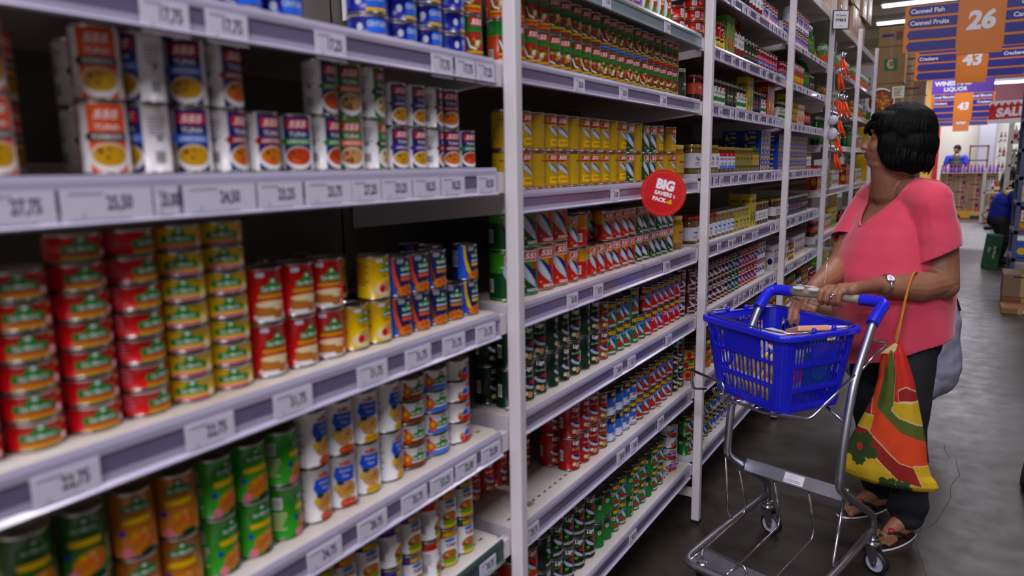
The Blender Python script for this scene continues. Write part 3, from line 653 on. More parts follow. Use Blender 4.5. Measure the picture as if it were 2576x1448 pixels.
# ------------------------------------------------------------------ jars, bottles, packets, boxes: prototypes {key: (list of part meshes, width, height, root name, category)}
M_GLASS = mat('#3a4a2c', .08, 0, .6, .1, 0, 10)
PR = {}; DEP = {}
def proto_jar(key, body, capc, label, r=.030, h=.105, neck=.8, cat='glass jar', lab=(.25, .68), txt=None, txc='dblue', extra=None):
    b = MB().lathe([(r * .9, 0), (r, .004), (r, h * .72), (r * .96, h * .78), (r * neck, h * .86), (r * neck, h * .90)], mat(body, .08, 0, .7, .25, 0, 45), 20)
    c = MB().lathe([(r * neck + .002, h * .875), (r * neck + .0025, h * .88), (r * neck + .0025, h * .99), (r * neck + .0015, h), (.0001, h)], mat(capc, .25, .6 if capc in ('#b8a24a', '#c0bcae') else 0), 20)
    l = MB().lathe([(r + .0004, h * lab[0]), (r + .0004, h * lab[1])], mat(label, .4), 20, None, True, None, (False, False))
    it = []
    hh = h * (lab[1] - lab[0]); zc = h * (lab[0] + lab[1]) / 2
    if txt: sz_ = min(hh * .24, r * 2.2 / max(3, len(txt))); it.append(tx(txt, 0, zc + hh * .12, sz_, K(txc), .03, .1, 0, .8))
    it += smallprint(0, zc - hh * .15, r * 1.1, 3, hh * .09, 'grey')
    if extra: it += extra(zc, hh)
    wrap(l, it, r + .0004)
    PR[key] = ([('glass_body', b), ('cap', c), ('label_wrap', l)], r * 2, h, 'jar', cat)
def proto_bottle(key, body, capc, label, r=.028, h=.20, cat='sauce bottle', txt=None, txc='red', lab=(.14, .55), nk=.38):
    b = MB().lathe([(r * .92, 0), (r, .005), (r, h * .58), (r * .8, h * .70), (r * nk, h * .80), (r * nk, h * .90)], mat(body, .1, 0, .6, .15, 0, 30), 20)
    c = MB().lathe([(r * nk + .001, h * .88), (r * nk + .0025, h * .885), (r * nk + .0025, h * .99), (.0001, h)], mat(capc, .3), 16)
    l = MB().lathe([(r + .0004, h * lab[0]), (r + .0004, h * lab[1])], mat(label, .4), 20, None, True, None, (False, False))
    hh = h * (lab[1] - lab[0]); zc = h * (lab[0] + lab[1]) / 2; it = []
    if txt: it.append(tx(txt, 0, zc + hh * .2, hh * .14, K(txc), .03, .1, 0, .7))
    it += smallprint(0, zc - hh * .1, r, 4, hh * .07, 'grey')
    wrap(l, it, r + .0004)
    PR[key] = ([('bottle_body', b), ('cap', c), ('label_wrap', l)], r * 2, h, 'bottle', cat)
def proto_box(key, base, side, w=.075, h=.045, dpt=.075, cat='small carton', txt='TUNA', txc='w', deco=None, name='product_box'):
    b = MB().box(-dpt / 2, dpt / 2, -w / 2, w / 2, 0, h, mat(base, .35)); T = Matrix.Translation((dpt / 2, 0, h / 2)) @ Matrix(((0, 0, 1, 0), (1, 0, 0, 0), (0, 1, 0, 0), (0, 0, 0, 1)))
    T2 = Matrix.Translation((0, -w / 2, h / 2)) @ Matrix(((1, 0, 0, 0), (0, 0, -1, 0), (0, 1, 0, 0), (0, 0, 0, 1)))
    it = [([[(-w * .48, -h * .46), (-w * .1, -h * .46), (-w * .48, h * .3)]], K(side)), tx(txt, w * .03, h * .28, min(h * .2, w * .30), K(txc), .03, .1, 0, min(1, .80 * w / (max(1, len(txt)) * .82 * min(h * .2, w * .30)))), ([ellipse(w * .12, -h * .18, w * .26, h * .14)], K(deco or side))] + bits(w * .12, -h * .18, w * .22, h * .12, ('or_', 'tan', 'w', side), 7, 3)
    p = MB(); flat(p, it, T); flat(p, it[:2] + it[2:3], T2)
    PR[key] = ([('carton_body', b), ('print', p)], w, h, name, cat); DEP[key] = dpt
proto_jar('j_oil', '#6f5a1c', '#b8a24a', '#dcd8e2', .029, .105, .82, 'oil jar with white label', (.2, .7), 'Tuna', 'k')
proto_jar('j_redblue', '#6b1d16', '#b8a24a', '#c8d4ea', .029, .100, .85, 'jar with red and blue label', (.15, .75), 'SARDINES', 'red', lambda z, h: [([rect(-.02, .02, z + h * .3, z + h * .5)], K('red')), ([rect(-.02, .02, z - h * .5, z - h * .32)], K('lblue'))])
proto_jar('j_olive', '#5e5a1a', '#b8a24a', '#8a7a22', .028, .100, .85, 'olive green jar with gold cap', (.25, .72), 'Bangus', 'k')
proto_jar('j_greencap', '#6a5a1a', '#1c6a2c', '#b59a1e', .028, .100, .85, 'olive jar with green cap', (.25, .72), 'Bangus', 'dred')
proto_jar('j_redcap', '#6b4a20', '#8e1c1c', '#d6d4e6', .030, .098, .88, 'jar with red cap and white label', (.12, .62), 'Sardines', 'dblue')
proto_jar('j_bluelab', '#7a6a28', '#c0bcae', '#c6d2f0', .030, .098, .88, 'jar with silver cap and blue script label', (.12, .62), 'Bangus', 'blue')
proto_jar('j_yel', '#94862e', '#c0bcae', '#b7ab3c', .030, .098, .88, 'yellowish jar with silver cap', (.12, .6), 'Bangus', 'k')
proto_jar('j_dark', '#24301a', '#c0bcae', '#2c2c20', .027, .10, .85, 'dark green jar with silver cap', (.2, .68), 'basil', 'crm')
proto_jar('j_pesto', '#2c3614', '#a8a28e', '#dcdcdc', .024, .10, .8, 'small jar with green and white label', (.1, .72), 'ITALIA', 'green', lambda z, h: [([rect(-.02, .02, z - h * .35, z - h * .1)], K('green')), ([rect(-.006, .006, z + h * .28, z + h * .46)], K('red'))])
proto_jar('j_white', '#4c2416', '#b8a24a', '#e0dce6', .027, .105, .85, 'brown sauce jar with white label', (.18, .62), 'Sauce', 'grey')
proto_jar('j_bagoong', '#3c1c10', '#8e3a2a', '#c8452c', .025, .095, .85, 'brown jar with orange label', (.3, .7), 'Dona', 'w')
proto_jar('j_blueblk', '#1c1c2a', '#c0bcae', '#22264c', .027, .10, .85, 'black and blue sauce jar', (.15, .75), 'Lee', 'or_')
proto_jar('j_gold', '#8a6410', '#c9b04a', '#b98a14', .034, .115, .85, 'golden jar of bottled sardines', (.2, .72), 'Sardines', 'brown')
proto_bottle('b_ketchup', '#7c160e', '#5e1410', '#e4e0ea', .027, .165, 'red ketchup bottle', 'ketchup', 'dblue', (.28, .62))
proto_bottle('b_dark', '#14100e', '#c0bcae', '#2a2622', .026, .20, 'dark soy sauce bottle', 'SOY', 'crm', (.2, .55))
proto_bottle('b_green', '#1f5a1e', '#d8d8d8', '#2c7a28', .030, .185, 'green juice bottle', 'calamansi', 'yel', (.2, .55), .5)
proto_box('x_blue', '#1b3f9c', 'yel', .062, .046, .09, 'blue tuna box with yellow corner')
proto_box('x_green', '#5c9a1c', 'tan', .055, .15, .05, 'bright green box', 'JUICE', 'w', 'or_')
proto_box('x_red', '#a01414', 'or_', .07, .16, .06, 'dark red biscuit box', 'RED', 'yel', 'yel')
proto_box('x_yel', '#cfae14', 'green', .045, .15, .05, 'yellow box with green mark', 'MAGGI', 'dgreen', 'green')
proto_box('x_white', '#d4d0dc', 'yel', .050, .12, .05, 'white box with yellow picture', 'SABA', 'red', 'dblue')
proto_box('x_pouch', '#b01c18', 'or_', .075, .12, .03, 'red food pouch', 'POP', 'w', 'yel')
proto_box('x_gpouch', '#2b8a2a', 'yel', .085, .13, .035, 'green food pouch', 'CHIPS', 'w', 'or_')
proto_box('x_mustard', '#d2c8a8', 'or_', .055, .115, .05, 'cream coloured sauce pack', 'MAX', 'k', 'or_')
PM = {}
def thing_proto(key, x, y, z, rz, label, group):
    if key not in PM: PM[key] = [(n, b.mesh(n)) for n, b in PR[key][0]]
    _, w, h, nm, cat = PR[key]
    (n0, m0) = PM[key][0]
    o = link(nm, None, None, (x, y, z), rz); tag(o, label, nm.replace('_', ' '), group)
    for n, m in PM[key]: link(n, m, o)
    return o
def dims(key):
    if key in D: return D[key]['r'] * 2, D[key]['h'], D[key]['cat']
    return PR[key][1], PR[key][2], PR[key][4]
SEQ = {}
rnd = random.Random(11)
TN = {1: ['single'], 2: ['lower', 'upper'], 3: ['bottom', 'middle', 'top']}
def tiername(t, n):
    if n <= 3: return TN[n][t]
    return 'bottom' if t == 0 else ('top' if t == n - 1 else ORD[t])
def stack(bay, k, key, y, tiers=1, back=0, row0=0, rot=None, jit=.0, gone=(), xoff=0, tilt=20):
    """a stack standing on shelf k of a bay at y; back = extra rows behind"""
    w, h, cat = dims(key); z = SH[bay][k][1] + .0004
    for row in range(row0, row0 + back + 1):
        dp = DEP.get(key, w); x = -.832 - dp / 2 - xoff - row * (dp + .002)
        if x - dp / 2 < XB + .012: break
        sq = (bay, k, row); SEQ[sq] = SEQ.get(sq, -1) + 1; n = ORD[min(SEQ[sq], len(ORD) - 1)]
        for t in range(tiers):
            if (row - row0, t) in gone: continue
            if key in D:
                rz = R(rnd.uniform(-tilt, tilt) - 30) if rot is None else R(rot - 20 + rnd.uniform(-5, 5))
            else:
                rz = R(rnd.uniform(-10, 10) - 8) if key[0] in 'jb' else 0
            yj = y + rnd.uniform(-jit, jit) + (rnd.uniform(-.0006, .0006) if t else 0)
            where = '%s %s, %s from left' % ('%s row' % ['front', 'second', 'third', 'fourth', 'fifth', 'sixth', 'seventh', 'eighth'][row], tiername(t, tiers) + ' tier' if tiers > 1 else 'on the board', n)
            lab = '%s, %s, %s shelf %s' % (cat, where.replace(' on the board', ''), NB[bay].replace(' bay', '-bay'), ['one', 'two', 'three', 'four', 'five', 'six', 'seven', 'eight', 'nine'][k])
            lw = lab.split()
            if len(lw) > 16: lab = lab.replace(' row', '')
            grp = 'goods on shelf %s of the %s' % (['one', 'two', 'three', 'four', 'five', 'six', 'seven', 'eight', 'nine'][k], NB[bay])
            (tin if key in D else thing_proto)(key, x, yj, z + t * (h + .0003), rz, lab, grp)
def run(bay, k, key, y0, n, tiers=1, back=0, gap=.0015, **kw):
    w = dims(key)[0]; y = y0
    for i in range(n): stack(bay, k, key, y + w / 2, tiers, back, **kw); y += w + gap
    return y
# ------------------------------------------------------------------ nearest bay
for y in (.60, .672, .744): stack(0, 0, 'blueflat', y, 3, 0, xoff=.0, rot=0)
for y in (.93, 1.003, 1.075, 1.147): stack(0, 0, 'blueflat', y, 6, 0, rot=[-10, 20, 10, 35][int((y - .93) / .07)])
stack(0, 0, 't5_or', 1.19 + .018, 2, 0, xoff=.0)
for i, (k, y, t, rz) in enumerate((('orange_tuna', .345, 2, 20), ('orange_tuna', .468, 2, -5), ('blue_tuna', .522, 2, -70), ('blue_tuna', .578, 2, -8), ('red_tuna', .632, 2, 38), ('red_tuna', .688, 1, 25), ('green_tuna', .750, 1, -5), ('green_tuna', .806, 2, 35),
        ('greenred_tuna', .860, 2, -5), ('greenblack_tuna', .914, 2, 45), ('violet_tuna', .970, 2, 20), ('violet_tuna', 1.021, 2, 20), ('smallred_tuna', 1.072, 2, 55), ('smallred_tuna', 1.123, 2, 0), ('smallgreen_tuna', 1.174, 1, 10))):
    stack(0, 1, k, y, t, 0, rot=rz)
for y, rz in ((.40, 60), (.50, 20)): stack(0, 1, 'orange_tuna', y, 2, 0, 2, rot=rz)
for k, y, t, rz in (('red_flat', .292, 6, 20), ('red_flat', .356, 6, 20), ('red_flat', .420, 7, 26), ('red_flat', .484, 7, 48), ('yellow_flat', .548, 7, 5), ('yellow_flat', .611, 7, 10)):
    stack(0, 2, k, y, t, 0, rot=rz - 12)
for y, t, rz in ((.674, 2, 5), (.734, 2, 10), (.794, 2, -8)): stack(0, 2, 'meat', y, t, 0, rot=rz)
stack(0, 2, 'yel', .849, 1, 0, rot=15); stack(0, 2, 'yel', .906, 2, 0, rot=20)
for k, y, t, rz in (('sw_or', .961, 2, 15), ('sw_or', 1.014, 2, 5), ('sw_br', 1.068, 2, 5), ('sw_br', 1.120, 1, -10), ('sw_ye', 1.172, 2, 15)): stack(0, 2, k, y, t, 0, rot=rz - 8)
for y in (.79, .86): stack(0, 2, 'yel', y, 2, 1, 1, rot=40)
for y in (.95, 1.01, 1.07, 1.13): stack(0, 2, 'sw_or', y, 1 + (y > 1.1), 1, 1, rot=20)
for y in (.53, .62): stack(0, 2, 'amber_tall', y, 2, 0, 3)
for k, y, t, rz in (('dkgreen_tall', .33, 2, 10), ('dkgreen_tall', .39, 2, 0), ('amber_tall', .45, 2, 5), ('amber_tall', .508, 2, -5), ('green_tall', .566, 2, 25), ('green_tall', .624, 2, 8), ('green_tall', .682, 2, 50),
        ('cdo_red', .742, 2, 22), ('cdo_red', .801, 2, 0), ('cdo_yel', .860, 2, -4), ('cdo_yel', .919, 2, 25)): stack(0, 3, k, y, t, 0, rot=rz)
for k, y, rz in (('smf_br', .984, 8), ('smf_bl', 1.057, 4), ('cdof_red', 1.1305, 25)): stack(0, 3, k, y, 4, 0, rot=rz)
stack(0, 3, 'cdof_yel', 1.2035 - .029, 4, 0, xoff=.0, rot=10) if False else None
for k, y, t, rz in (('mt_red', .79, 2, 5), ('mt_green', .848, 2, 0), ('mt_vi', .906, 2, 40), ('mt_vi', .963, 2, 10), ('mt_red', 1.02, 2, 50), ('mt_or', 1.077, 2, 0), ('mt_green', 1.134, 2, 5)): stack(0, 4, k, y, t, 0, rot=rz)
run(0, 4, 'mt_green', .50, 5, 2, 0)
# ------------------------------------------------------------------ second bay
y = run(1, 1, 'redpk', 1.78, 5, 1, 0); y = run(1, 1, 'spag', 2.06, 4, 1, 0, tilt=5); 
stack(1, 1, 'rflat', 2.40, 2, 0, rot=15); stack(1, 1, 'rflat', 2.405, 3, 0, 1, rot=15)
seq = ['t5_or'] * 4 + ['t5_gr'] * 5 + ['t5_bl'] * 6 + ['t5_rd'] * 5
y = 1.318
for k in seq: stack(1, 2, k, y, 2, 0); y += .0542
stack(1, 2, 'j_dark', 2.425, 1, 0)
y = 1.335
for i in range(18):
    stack(1, 3, 's_gr' if i in (11, 13, 14) else 'span', y, 2, 0, rot=[0, 12, 70, 12, -5, 65, 10][i % 7], gone=((0, 1),) if i == 16 else ()); y += .0590
stack(1, 3, 'j_gold', 2.425, 1, 0); 
stack(1, 3, 'j_gold', 2.35, 1, 0, 1)
y = 1.34
for k in ('sb_gr', 'sb_gr', 'sb_or', 'sb_or'): stack(1, 4, k, y, 2, 0, rot=-4); y += .0745
y = 1.334 + 4 * .0745 - .010
seq = ['s_or'] * 8 + ['s_gr'] * 6
for i, k in enumerate(seq): stack(1, 4, k, y, 2, 0, rot=[5, 60, 10, 8][i % 4] if i < 4 else None, gone=((0, 1),) if i in (2, 3) else ()); y += .0545
for i in range(11): stack(1, 4, 's_or' if i < 7 else 's_gr', 1.68 + i * .0545, 1 + (i in (0, 1, 2, 3, 5, 8, 9)), 1, 1)
stack(1, 4, 'j_gold', 2.43, 1, 0)
y = 1.335
for i in range(8): stack(1, 5, 'lg_gr', y, 2, 1, rot=[10, 0, -6, 30, 12, 2, 45, 5][i], gone=((1, 1),) if i in (1, 5) else ()); y += .0595
stack(1, 5, 'lg_br', y - .001, 2, 0); y += .0565
for i in range(5): stack(1, 5, 'mg_gr' if i != 3 else 'mg_big', y, 2, 1, gone=((0, 1),) if i == 4 else ()); y += .0545 + (.003 if i in (2, 3) else 0)
for i in range(6): stack(1, 5, 'mg_rd', y, 2, 1); y += .0545
stack(1, 5, 'yt', y, 2, 0)
y = 1.335
for i in range(8): stack(1, 6, 'lg_rd', y, 2 if i in (2, 3, 5, 6, 7) else 1, 1, 0 if i in (5, 6, 7) else 2, rot=[0, 10, 20, 0, 10, 0, 15, -5][i]); y += .0595
stack(1, 6, 'lg_br', y - .001, 2, 0); y += .0565
for i in range(4): stack(1, 6, 'mg_bl', y, 2, 1, rot=[20, 30, 5, 0][i]); y += .0545
for i in range(6): stack(1, 6, 'mg_br', y, 2, 1); y += .0545
for i in range(2): stack(1, 6, 'lg_gr', y + .003, 2, 0); y += .0595
y = 1.335
for i in range(2): stack(1, 7, 'l2_rd', y, 2, 1, rot=-4); y += .0655
for i in range(5): stack(1, 7, 'l2_gr', y, 2, 1, rot=[35, 5, 0, -5, 0][i]); y += .0655
for i in range(10): stack(1, 7, 'mg_gr', y - .003, 2, 1, rot=[80, 75, 10, 0, 30, 0, 10, 60, 5, 0][i]); y += .0545
stack(1, 7, 'cdof_red', 2.425, 4, 0)
# ------------------------------------------------------------------ third bay
def fill(bay, k, items, y0, y1, back=0):
    """items: (key, count, tiers) along the board from y0 to y1"""
    y = y0
    for key, n, t in items:
        w = dims(key)[0]
        for i in range(n):
            if y + w > y1: return
            stack(bay, k, key, y + w / 2, t, back); y += w + .0018
A0, A1 = BAYY[2][0] + .01, BAYY[2][1] - .005
fill(2, 1, [('x_green', 2, 1), ('b_green', 3, 1), ('b_dark', 5, 1), ('b_ketchup', 4, 1), ('wbadge', 8, 1)], A0 + .1, A1)
fill(2, 2, [('rflat', 2, 4), ('ry', 3, 1), ('x_green', 2, 1), ('b_ketchup', 3, 1), ('j_dark', 4, 1), ('redpk', 7, 1)], A0, A1)
fill(2, 3, [('j_bagoong', 3, 1), ('j_pesto', 4, 1), ('j_dark', 3, 1), ('j_pesto', 3, 1), ('x_yel', 2, 1), ('j_blueblk', 3, 1), ('j_pesto', 2, 1), ('x_red', 2, 1)], A0, A1)
fill(2, 4, [('j_oil', 5, 1), ('j_redblue', 4, 1), ('j_olive', 5, 1), ('j_greencap', 2, 1), ('x_blue', 3, 4)], A0, A1, 1)
fill(2, 5, [('j_redcap', 5, 1), ('j_bluelab', 4, 1), ('j_yel', 4, 1), ('x_yel', 2, 1), ('j_white', 5, 1)], A0, A1, 1)
fill(2, 6, [('yt', 9, 2), ('saba_gr', 3, 2), ('saba', 6, 2), ('white_fish', 3, 2)], A0, A1, 1)
fill(2, 7, [('fx_ye', 3, 3), ('fx_gr', 4, 4), ('fx_rd', 3, 4), ('mg_gr', 3, 2), ('fx_ye', 3, 4), ('fx_bl', 2, 3)], A0, A1, 1)
fill(2, 8, [('mg_gr', 6, 2), ('mg_bl', 4, 2), ('mg_br', 6, 2), ('mg_gr', 5, 2)], A0, A1)
# ------------------------------------------------------------------ fourth bay
A0, A1 = BAYY[3][0] + .01, BAYY[3][1] - .005
fill(3, 1, [('wbadge', 3, 1), ('wbadge', 8, 2), ('b_green', 3, 1)], A0, A1)
fill(3, 2, [('redpk', 3, 1), ('x_pouch', 5, 1), ('b_green', 3, 1), ('j_dark', 3, 1)], A0, A1)
fill(3, 3, [('j_pesto', 3, 1), ('x_yel', 2, 1), ('j_gold', 3, 1), ('x_mustard', 3, 1), ('j_bagoong', 4, 1)], A0, A1)
fill(3, 4, [('x_blue', 12, 4), ('j_oil', 3, 1)], A0, A1)
fill(3, 5, [('j_white', 6, 1), ('j_blueblk', 6, 1), ('j_dark', 4, 1)], A0, A1, 1)
fill(3, 6, [('x_white', 7, 1), ('tall_ye', 3, 1), ('x_white', 6, 1)], A0, A1, 1)
fill(3, 7, [('fx_rd', 3, 4), ('fx_ye', 2, 4), ('fx_gr', 4, 4), ('fx_bl', 3, 3), ('fx_ye', 3, 4)], A0, A1, 1)
fill(3, 8, [('mg_gr', 6, 2), ('mg_bl', 4, 2), ('mg_br', 6, 2), ('mg_gr', 5, 2)], A0, A1)
# ------------------------------------------------------------------ fifth and sixth bay
for b_ in (4, 5):
    A0, A1 = BAYY[b_][0] + .01, BAYY[b_][1] - .005
    fill(b_, 1, [('x_gpouch', 9, 1), ('x_mustard', 6, 1)] if b_ == 4 else [('x_gpouch', 12, 1)], A0, A1)
    fill(b_, 2, [('fx_gr', 7, 3), ('x_gpouch', 3, 1), ('fx_gr', 5, 2)], A0, A1)
    fill(b_, 3, [('b_green', 4, 1), ('x_gpouch', 4, 1), ('x_mustard', 5, 1)], A0, A1)
    fill(b_, 4, [('x_red', 3, 1), ('x_yel', 4, 1), ('j_gold', 3, 1), ('x_white', 6, 1)], A0, A1)
    fill(b_, 5, [('j_bagoong', 3, 1), ('x_mustard', 9, 1), ('x_yel', 5, 1)], A0, A1)
    fill(b_, 6, [('redpk', 4, 1), ('x_green', 4, 1), ('x_yel', 5, 1)], A0, A1)
    fill(b_, 7, [('fx_rd', 5, 3), ('fx_gr', 5, 3)], A0, A1)
# ------------------------------------------------------------------ cart
CO = Vector((-.3476, 2.59, 0)); CU = Vector((.9684, -.2494, 0)); CF = Vector((-.2494, -.9684, 0)); UP = Vector((0, 0, 1))
def cw(a, b, z): return CO + CU * a + CF * b + UP * z
def smooth(pts, n=3):
    """rounds the corners of a path"""
    pts = [Vector(p) for p in pts]
    for _ in range(n):
        q = [pts[0]]
        for a, b in zip(pts, pts[1:]): q += [a * .75 + b * .25, a * .25 + b * .75]
        q.append(pts[-1]); pts = q
    return pts
cart = root('shopping_cart', CO, 'steel trolley with grey handle carrying a blue basket', 'shopping cart')
fr = MB(); RT = .0125
for s in (1, -1):
    a = .185 * s
    path = [cw(a * .99, .10, .918), cw(a, .17, .878), cw(a, .29, .715), cw(a, .335, .55), cw(a, .345, .45), cw(a, .35, .40), cw(a, .29, .355), cw(a, .10, .235), cw(a, .055, .205), cw(a, .045, .165), cw(a, .04, .115)]
    part('side_tube', MB().tube(bend(path, .05), RT, M_STEEL, 12), cart)
U = [cw(-.187, .06, .150), cw(-.19, .30, .132), cw(-.19, .50, .117), cw(-.185, .60, .112), cw(.185, .60, .112), cw(.19, .50, .117), cw(.19, .30, .132), cw(.187, .06, .150)]
part('base_frame', MB().tube(bend(U, .05), RT, M_STEEL, 12), cart)
T = Matrix(((CU.x, CF.x, 0, CO.x), (CU.y, CF.y, 0, CO.y), (0, 0, 1, 0), (0, 0, 0, 1)))
part('front_plate', MB().box(-.165, .165, .50, .585, .116, .120, M_STEEL, T), cart)
q = Matrix.Translation(cw(0, .245, .333)) @ T.to_3x3().to_4x4() @ Matrix.Rotation(R(30), 4, 'X')
cb = part('cross_bar', MB().box(-.172, .172, -.004, .006, -.022, .022, M_STEEL, q), cart, True, .002)
Tb = q @ Matrix.Translation((0, .0065, 0)) @ Matrix(((-1, 0, 0, 0), (0, 0, 1, 0), (0, 1, 0, 0), (0, 0, 0, 1)))
st = MB(); st.box(-.03, .035, .006, .0068, -.016, .016, M_WHITE, q); flat(st, [tx('VERTEX', 0, .007, .007, M_INK, .03), ([rect(-.026, .02, -.006, -.004), rect(-.026, .028, -.011, -.009)], K('grey'))], Tb)
part('sticker', st, cb, True, 0, 'white sticker')
wr = lambda pts, r=.0038: MB().tube(bend(pts, .016), r, M_CHROME, 8)
for a in (-.165, -.04, .075): part('rack_wire', wr([cw(a, .30, .33), cw(a, .245, .19), cw(a, .255, .155), cw(a, .50, .125), cw(a, .585, .122)]), cart)
part('rack_wire', wr([cw(-.195, .34, .38), cw(-.2, .30, .16), cw(-.19, .29, .145)]), cart)
part('rack_wire', wr([cw(.168, .26, .34), cw(.185, .36, .15), cw(.18, .29, .148)], .005), cart)
part('front_loop', wr([cw(-.14, .56, .12), cw(-.14, .56, .165), cw(.02, .575, .165), cw(.02, .575, .118)], .0045), cart)
gr = MB().tube(smooth([cw(-.115, .085, .925), cw(0, .08, .926), cw(.115, .085, .925)], 1), .0145, mat('#8d836e', .45), 16)
part('handle_grip', gr, cart, True, 0, 'grey brown grip')
for s in (1, -1):
    el = smooth([cw(.112 * s, .085, .925), cw(.16 * s, .085, .926), cw(.188 * s, .092, .922), cw(.186 * s, .135, .902), cw(.185 * s, .178, .872)], 2)
    part('handle_elbow', MB().tube(el, .0185, M_BLUE, 16), cart, True, 0, 'blue plastic elbow')
def caster(a, b, yaw):
    c = cw(a, b, 0); cs = link('caster', None, cart); cs.location = c - CO
    Rz = Matrix.Rotation(yaw, 4, 'Z'); T0 = Matrix.Translation(c) @ Rz
    bl = MB().lathe([(.012, .125), (.021, .122), (.021, .116), (.016, .113), (.025, .108), (.026, .100), (.020, .094)], M_CHROME, 20, T0)
    part('swivel', bl, cs)
    fk = MB()
    for s in (1, -1):
        fk.prism([(-.018, .10), (.022, .10), (.030, .055), (.024, .028), (.012, .028), (-.008, .07)], 1, s * .0165 - .0012, s * .0165 + .0012, M_STEEL)
    fk.box(-.018, .022, -.0177, .0177, .094, .101, M_STEEL); fk.v = [tuple(T0 @ Vector(v)) for v in fk.v]
    part('fork', fk, cs)
    Tw = T0 @ Matrix.Translation((.018, 0, .0405)) @ Matrix.Rotation(R(90), 4, 'X')
    part('tyre', MB().lathe([(.030, -.0125), (.037, -.012), (.040, -.008), (.0405, 0), (.040, .008), (.037, .012), (.030, .0125)], M_BLK, 32, Tw, True, None, (False, False)), cs)
    part('hub', MB().lathe([(.0001, -.0135), (.010, -.0135), (.012, -.010), (.027, -.0095), (.030, -.0125), (.030, .0125), (.027, .0095), (.012, .010), (.010, .0135), (.0001, .0135)], mat('#a4a4b8', .35), 28, Tw, True, None, (False, False)), cs)
    part('axle', MB().lathe([(.004, -.019), (.004, .019)], M_CHROME, 10, Tw), cs)
caster(-.185, .04, R(-20)); caster(.185, .04, R(-25)); caster(-.13, .575, R(60)); caster(.13, .575, R(80))
# cradle that carries the basket
BC = Vector((-.482, 2.36, 0)); th = -.587; BU = Vector((math.cos(th), math.sin(th), 0)); BV = Vector((-math.sin(th), math.cos(th), 0))
def bw(a, b, z): return BC + BU * a + BV * b + UP * z      # a along the long front, b away from the camera
ZR, BH, BL, BWD, TP = .858, .25, .375, .315, .034
zc = ZR - BH - .010
part('cradle_wire', wr([cw(.185, .285, .735), cw(.11, .40, .61), tuple(bw(.10, -.135, zc)), tuple(bw(-.11, -.145, zc)), tuple(bw(-.165, -.12, zc)), tuple(bw(-.165, .06, zc)), cw(-.185, .27, .69)], .0048), cart)
part('cradle_wire', wr([tuple(bw(-.15, .12, zc)), tuple(bw(.05, .125, zc)), cw(.17, .30, .585)], .0045), cart)
for a in (-.11, -.03, .05): part('cradle_wire', wr([tuple(bw(a, -.14, zc)), tuple(bw(a, .12, zc))], .003), cart)
part('cradle_loop', wr([tuple(bw(-.21, -.11, zc - .012)), tuple(bw(-.215, -.165, zc - .005)), tuple(bw(-.215, -.172, zc + .062)), tuple(bw(-.04, -.18, zc + .062)), tuple(bw(-.04, -.178, zc - .01)), tuple(bw(-.04, -.13, zc - .004))], .0052), cart)
part('rear_hook', wr([cw(.185, .27, .73), cw(.20, .16, .785), cw(.215, .13, .80), cw(.20, .11, .805), cw(.185, .20, .83)], .004), cart)
# ------------------------------------------------------------------ basket
bk = root('shopping_basket', bw(0, 0, zc + .01), 'blue slotted plastic hand basket riding on the steel trolley', 'basket')
RC = .045
def perim(t_in):
    L, Wd, r = BL / 2 - t_in, BWD / 2 - t_in, RC - t_in * .3; pts = []
    for sx, sy, a0 in ((1, -1, -90), (1, 1, 0), (-1, 1, 90), (-1, -1, 180)):
        for k in range(7): a = R(a0 + 15 * k); pts.append((sx * (L - r) + r * math.cos(a), sy * (Wd - r) + r * math.sin(a)))
    return pts
PT = perim(0); PBm = perim(TP)
def wallpt(i0, i1, s, t):
    """between perimeter points i0 and i1; s along, t height 0 (bottom) to 1 (rim)"""
    p = [Vector(PBm[i % 28]) for i in (i0, i1)]; q_ = [Vector(PT[i % 28]) for i in (i0, i1)]
    a = p[0].lerp(p[1], s); b_ = q_[0].lerp(q_[1], s); c = a.lerp(b_, t); return bw(c.x, c.y, ZR - BH + BH * t)
body = MB()
for c0 in (0, 7, 14, 21):
    for k in range(6):
        for j in range(4):
            body.poly([wallpt(c0 + k, c0 + k + 1, 0, j / 4), wallpt(c0 + k, c0 + k + 1, 1, j / 4), wallpt(c0 + k, c0 + k + 1, 1, (j + 1) / 4), wallpt(c0 + k, c0 + k + 1, 0, (j + 1) / 4)], M_BLUE)
def slots(i0, i1, n, rows, slant=0):
    """rows: (t0, t1, set of cells left solid or None); cells carry one rounded slot each"""
    t = 0
    def quad(s0, s1, t0, t1): body.poly([wallpt(i0, i1, s0, t0), wallpt(i0, i1, s1, t0), wallpt(i0, i1, s1, t1), wallpt(i0, i1, s0, t1)], M_BLUE)
    for t0, t1, solid in rows:
        if t0 > t: quad(0, 1, t, t0)
        for k in range(n):
            a, b_ = k / n, (k + 1) / n; m_ = (a + b_) / 2
            if k in solid: quad(a, b_, t0, t1); continue
            hw = (b_ - a) * .34; hh = (t1 - t0); e = hh * .08
            for sg in (-1, 1):
                o = a if sg < 0 else b_
                pl = [(o, t0), (m_, t0), (m_, t0 + e * .4), (m_ + sg * hw * .7, t0 + e), (m_ + sg * hw, t0 + 2 * e), (m_ + sg * hw, t1 - 2 * e), (m_ + sg * hw * .7, t1 - e), (m_, t1 - e * .4), (m_, t1), (o, t1)]
                pl = pl if sg > 0 else pl[::-1]
                body.poly([wallpt(i0, i1, s, tt) for s, tt in pl], M_BLUE)
        t = t1
    quad(0, 1, t, 1)
fsol = set(range(3, 11))
slots(27, 28, 14, [(.08, .30, {0, 13}), (.34, .62, {0}), (.64, .90, fsol)])           # front
slots(13, 14, 14, [(.08, .30, {0, 13}), (.34, .62, set()), (.64, .90, fsol)])         # back
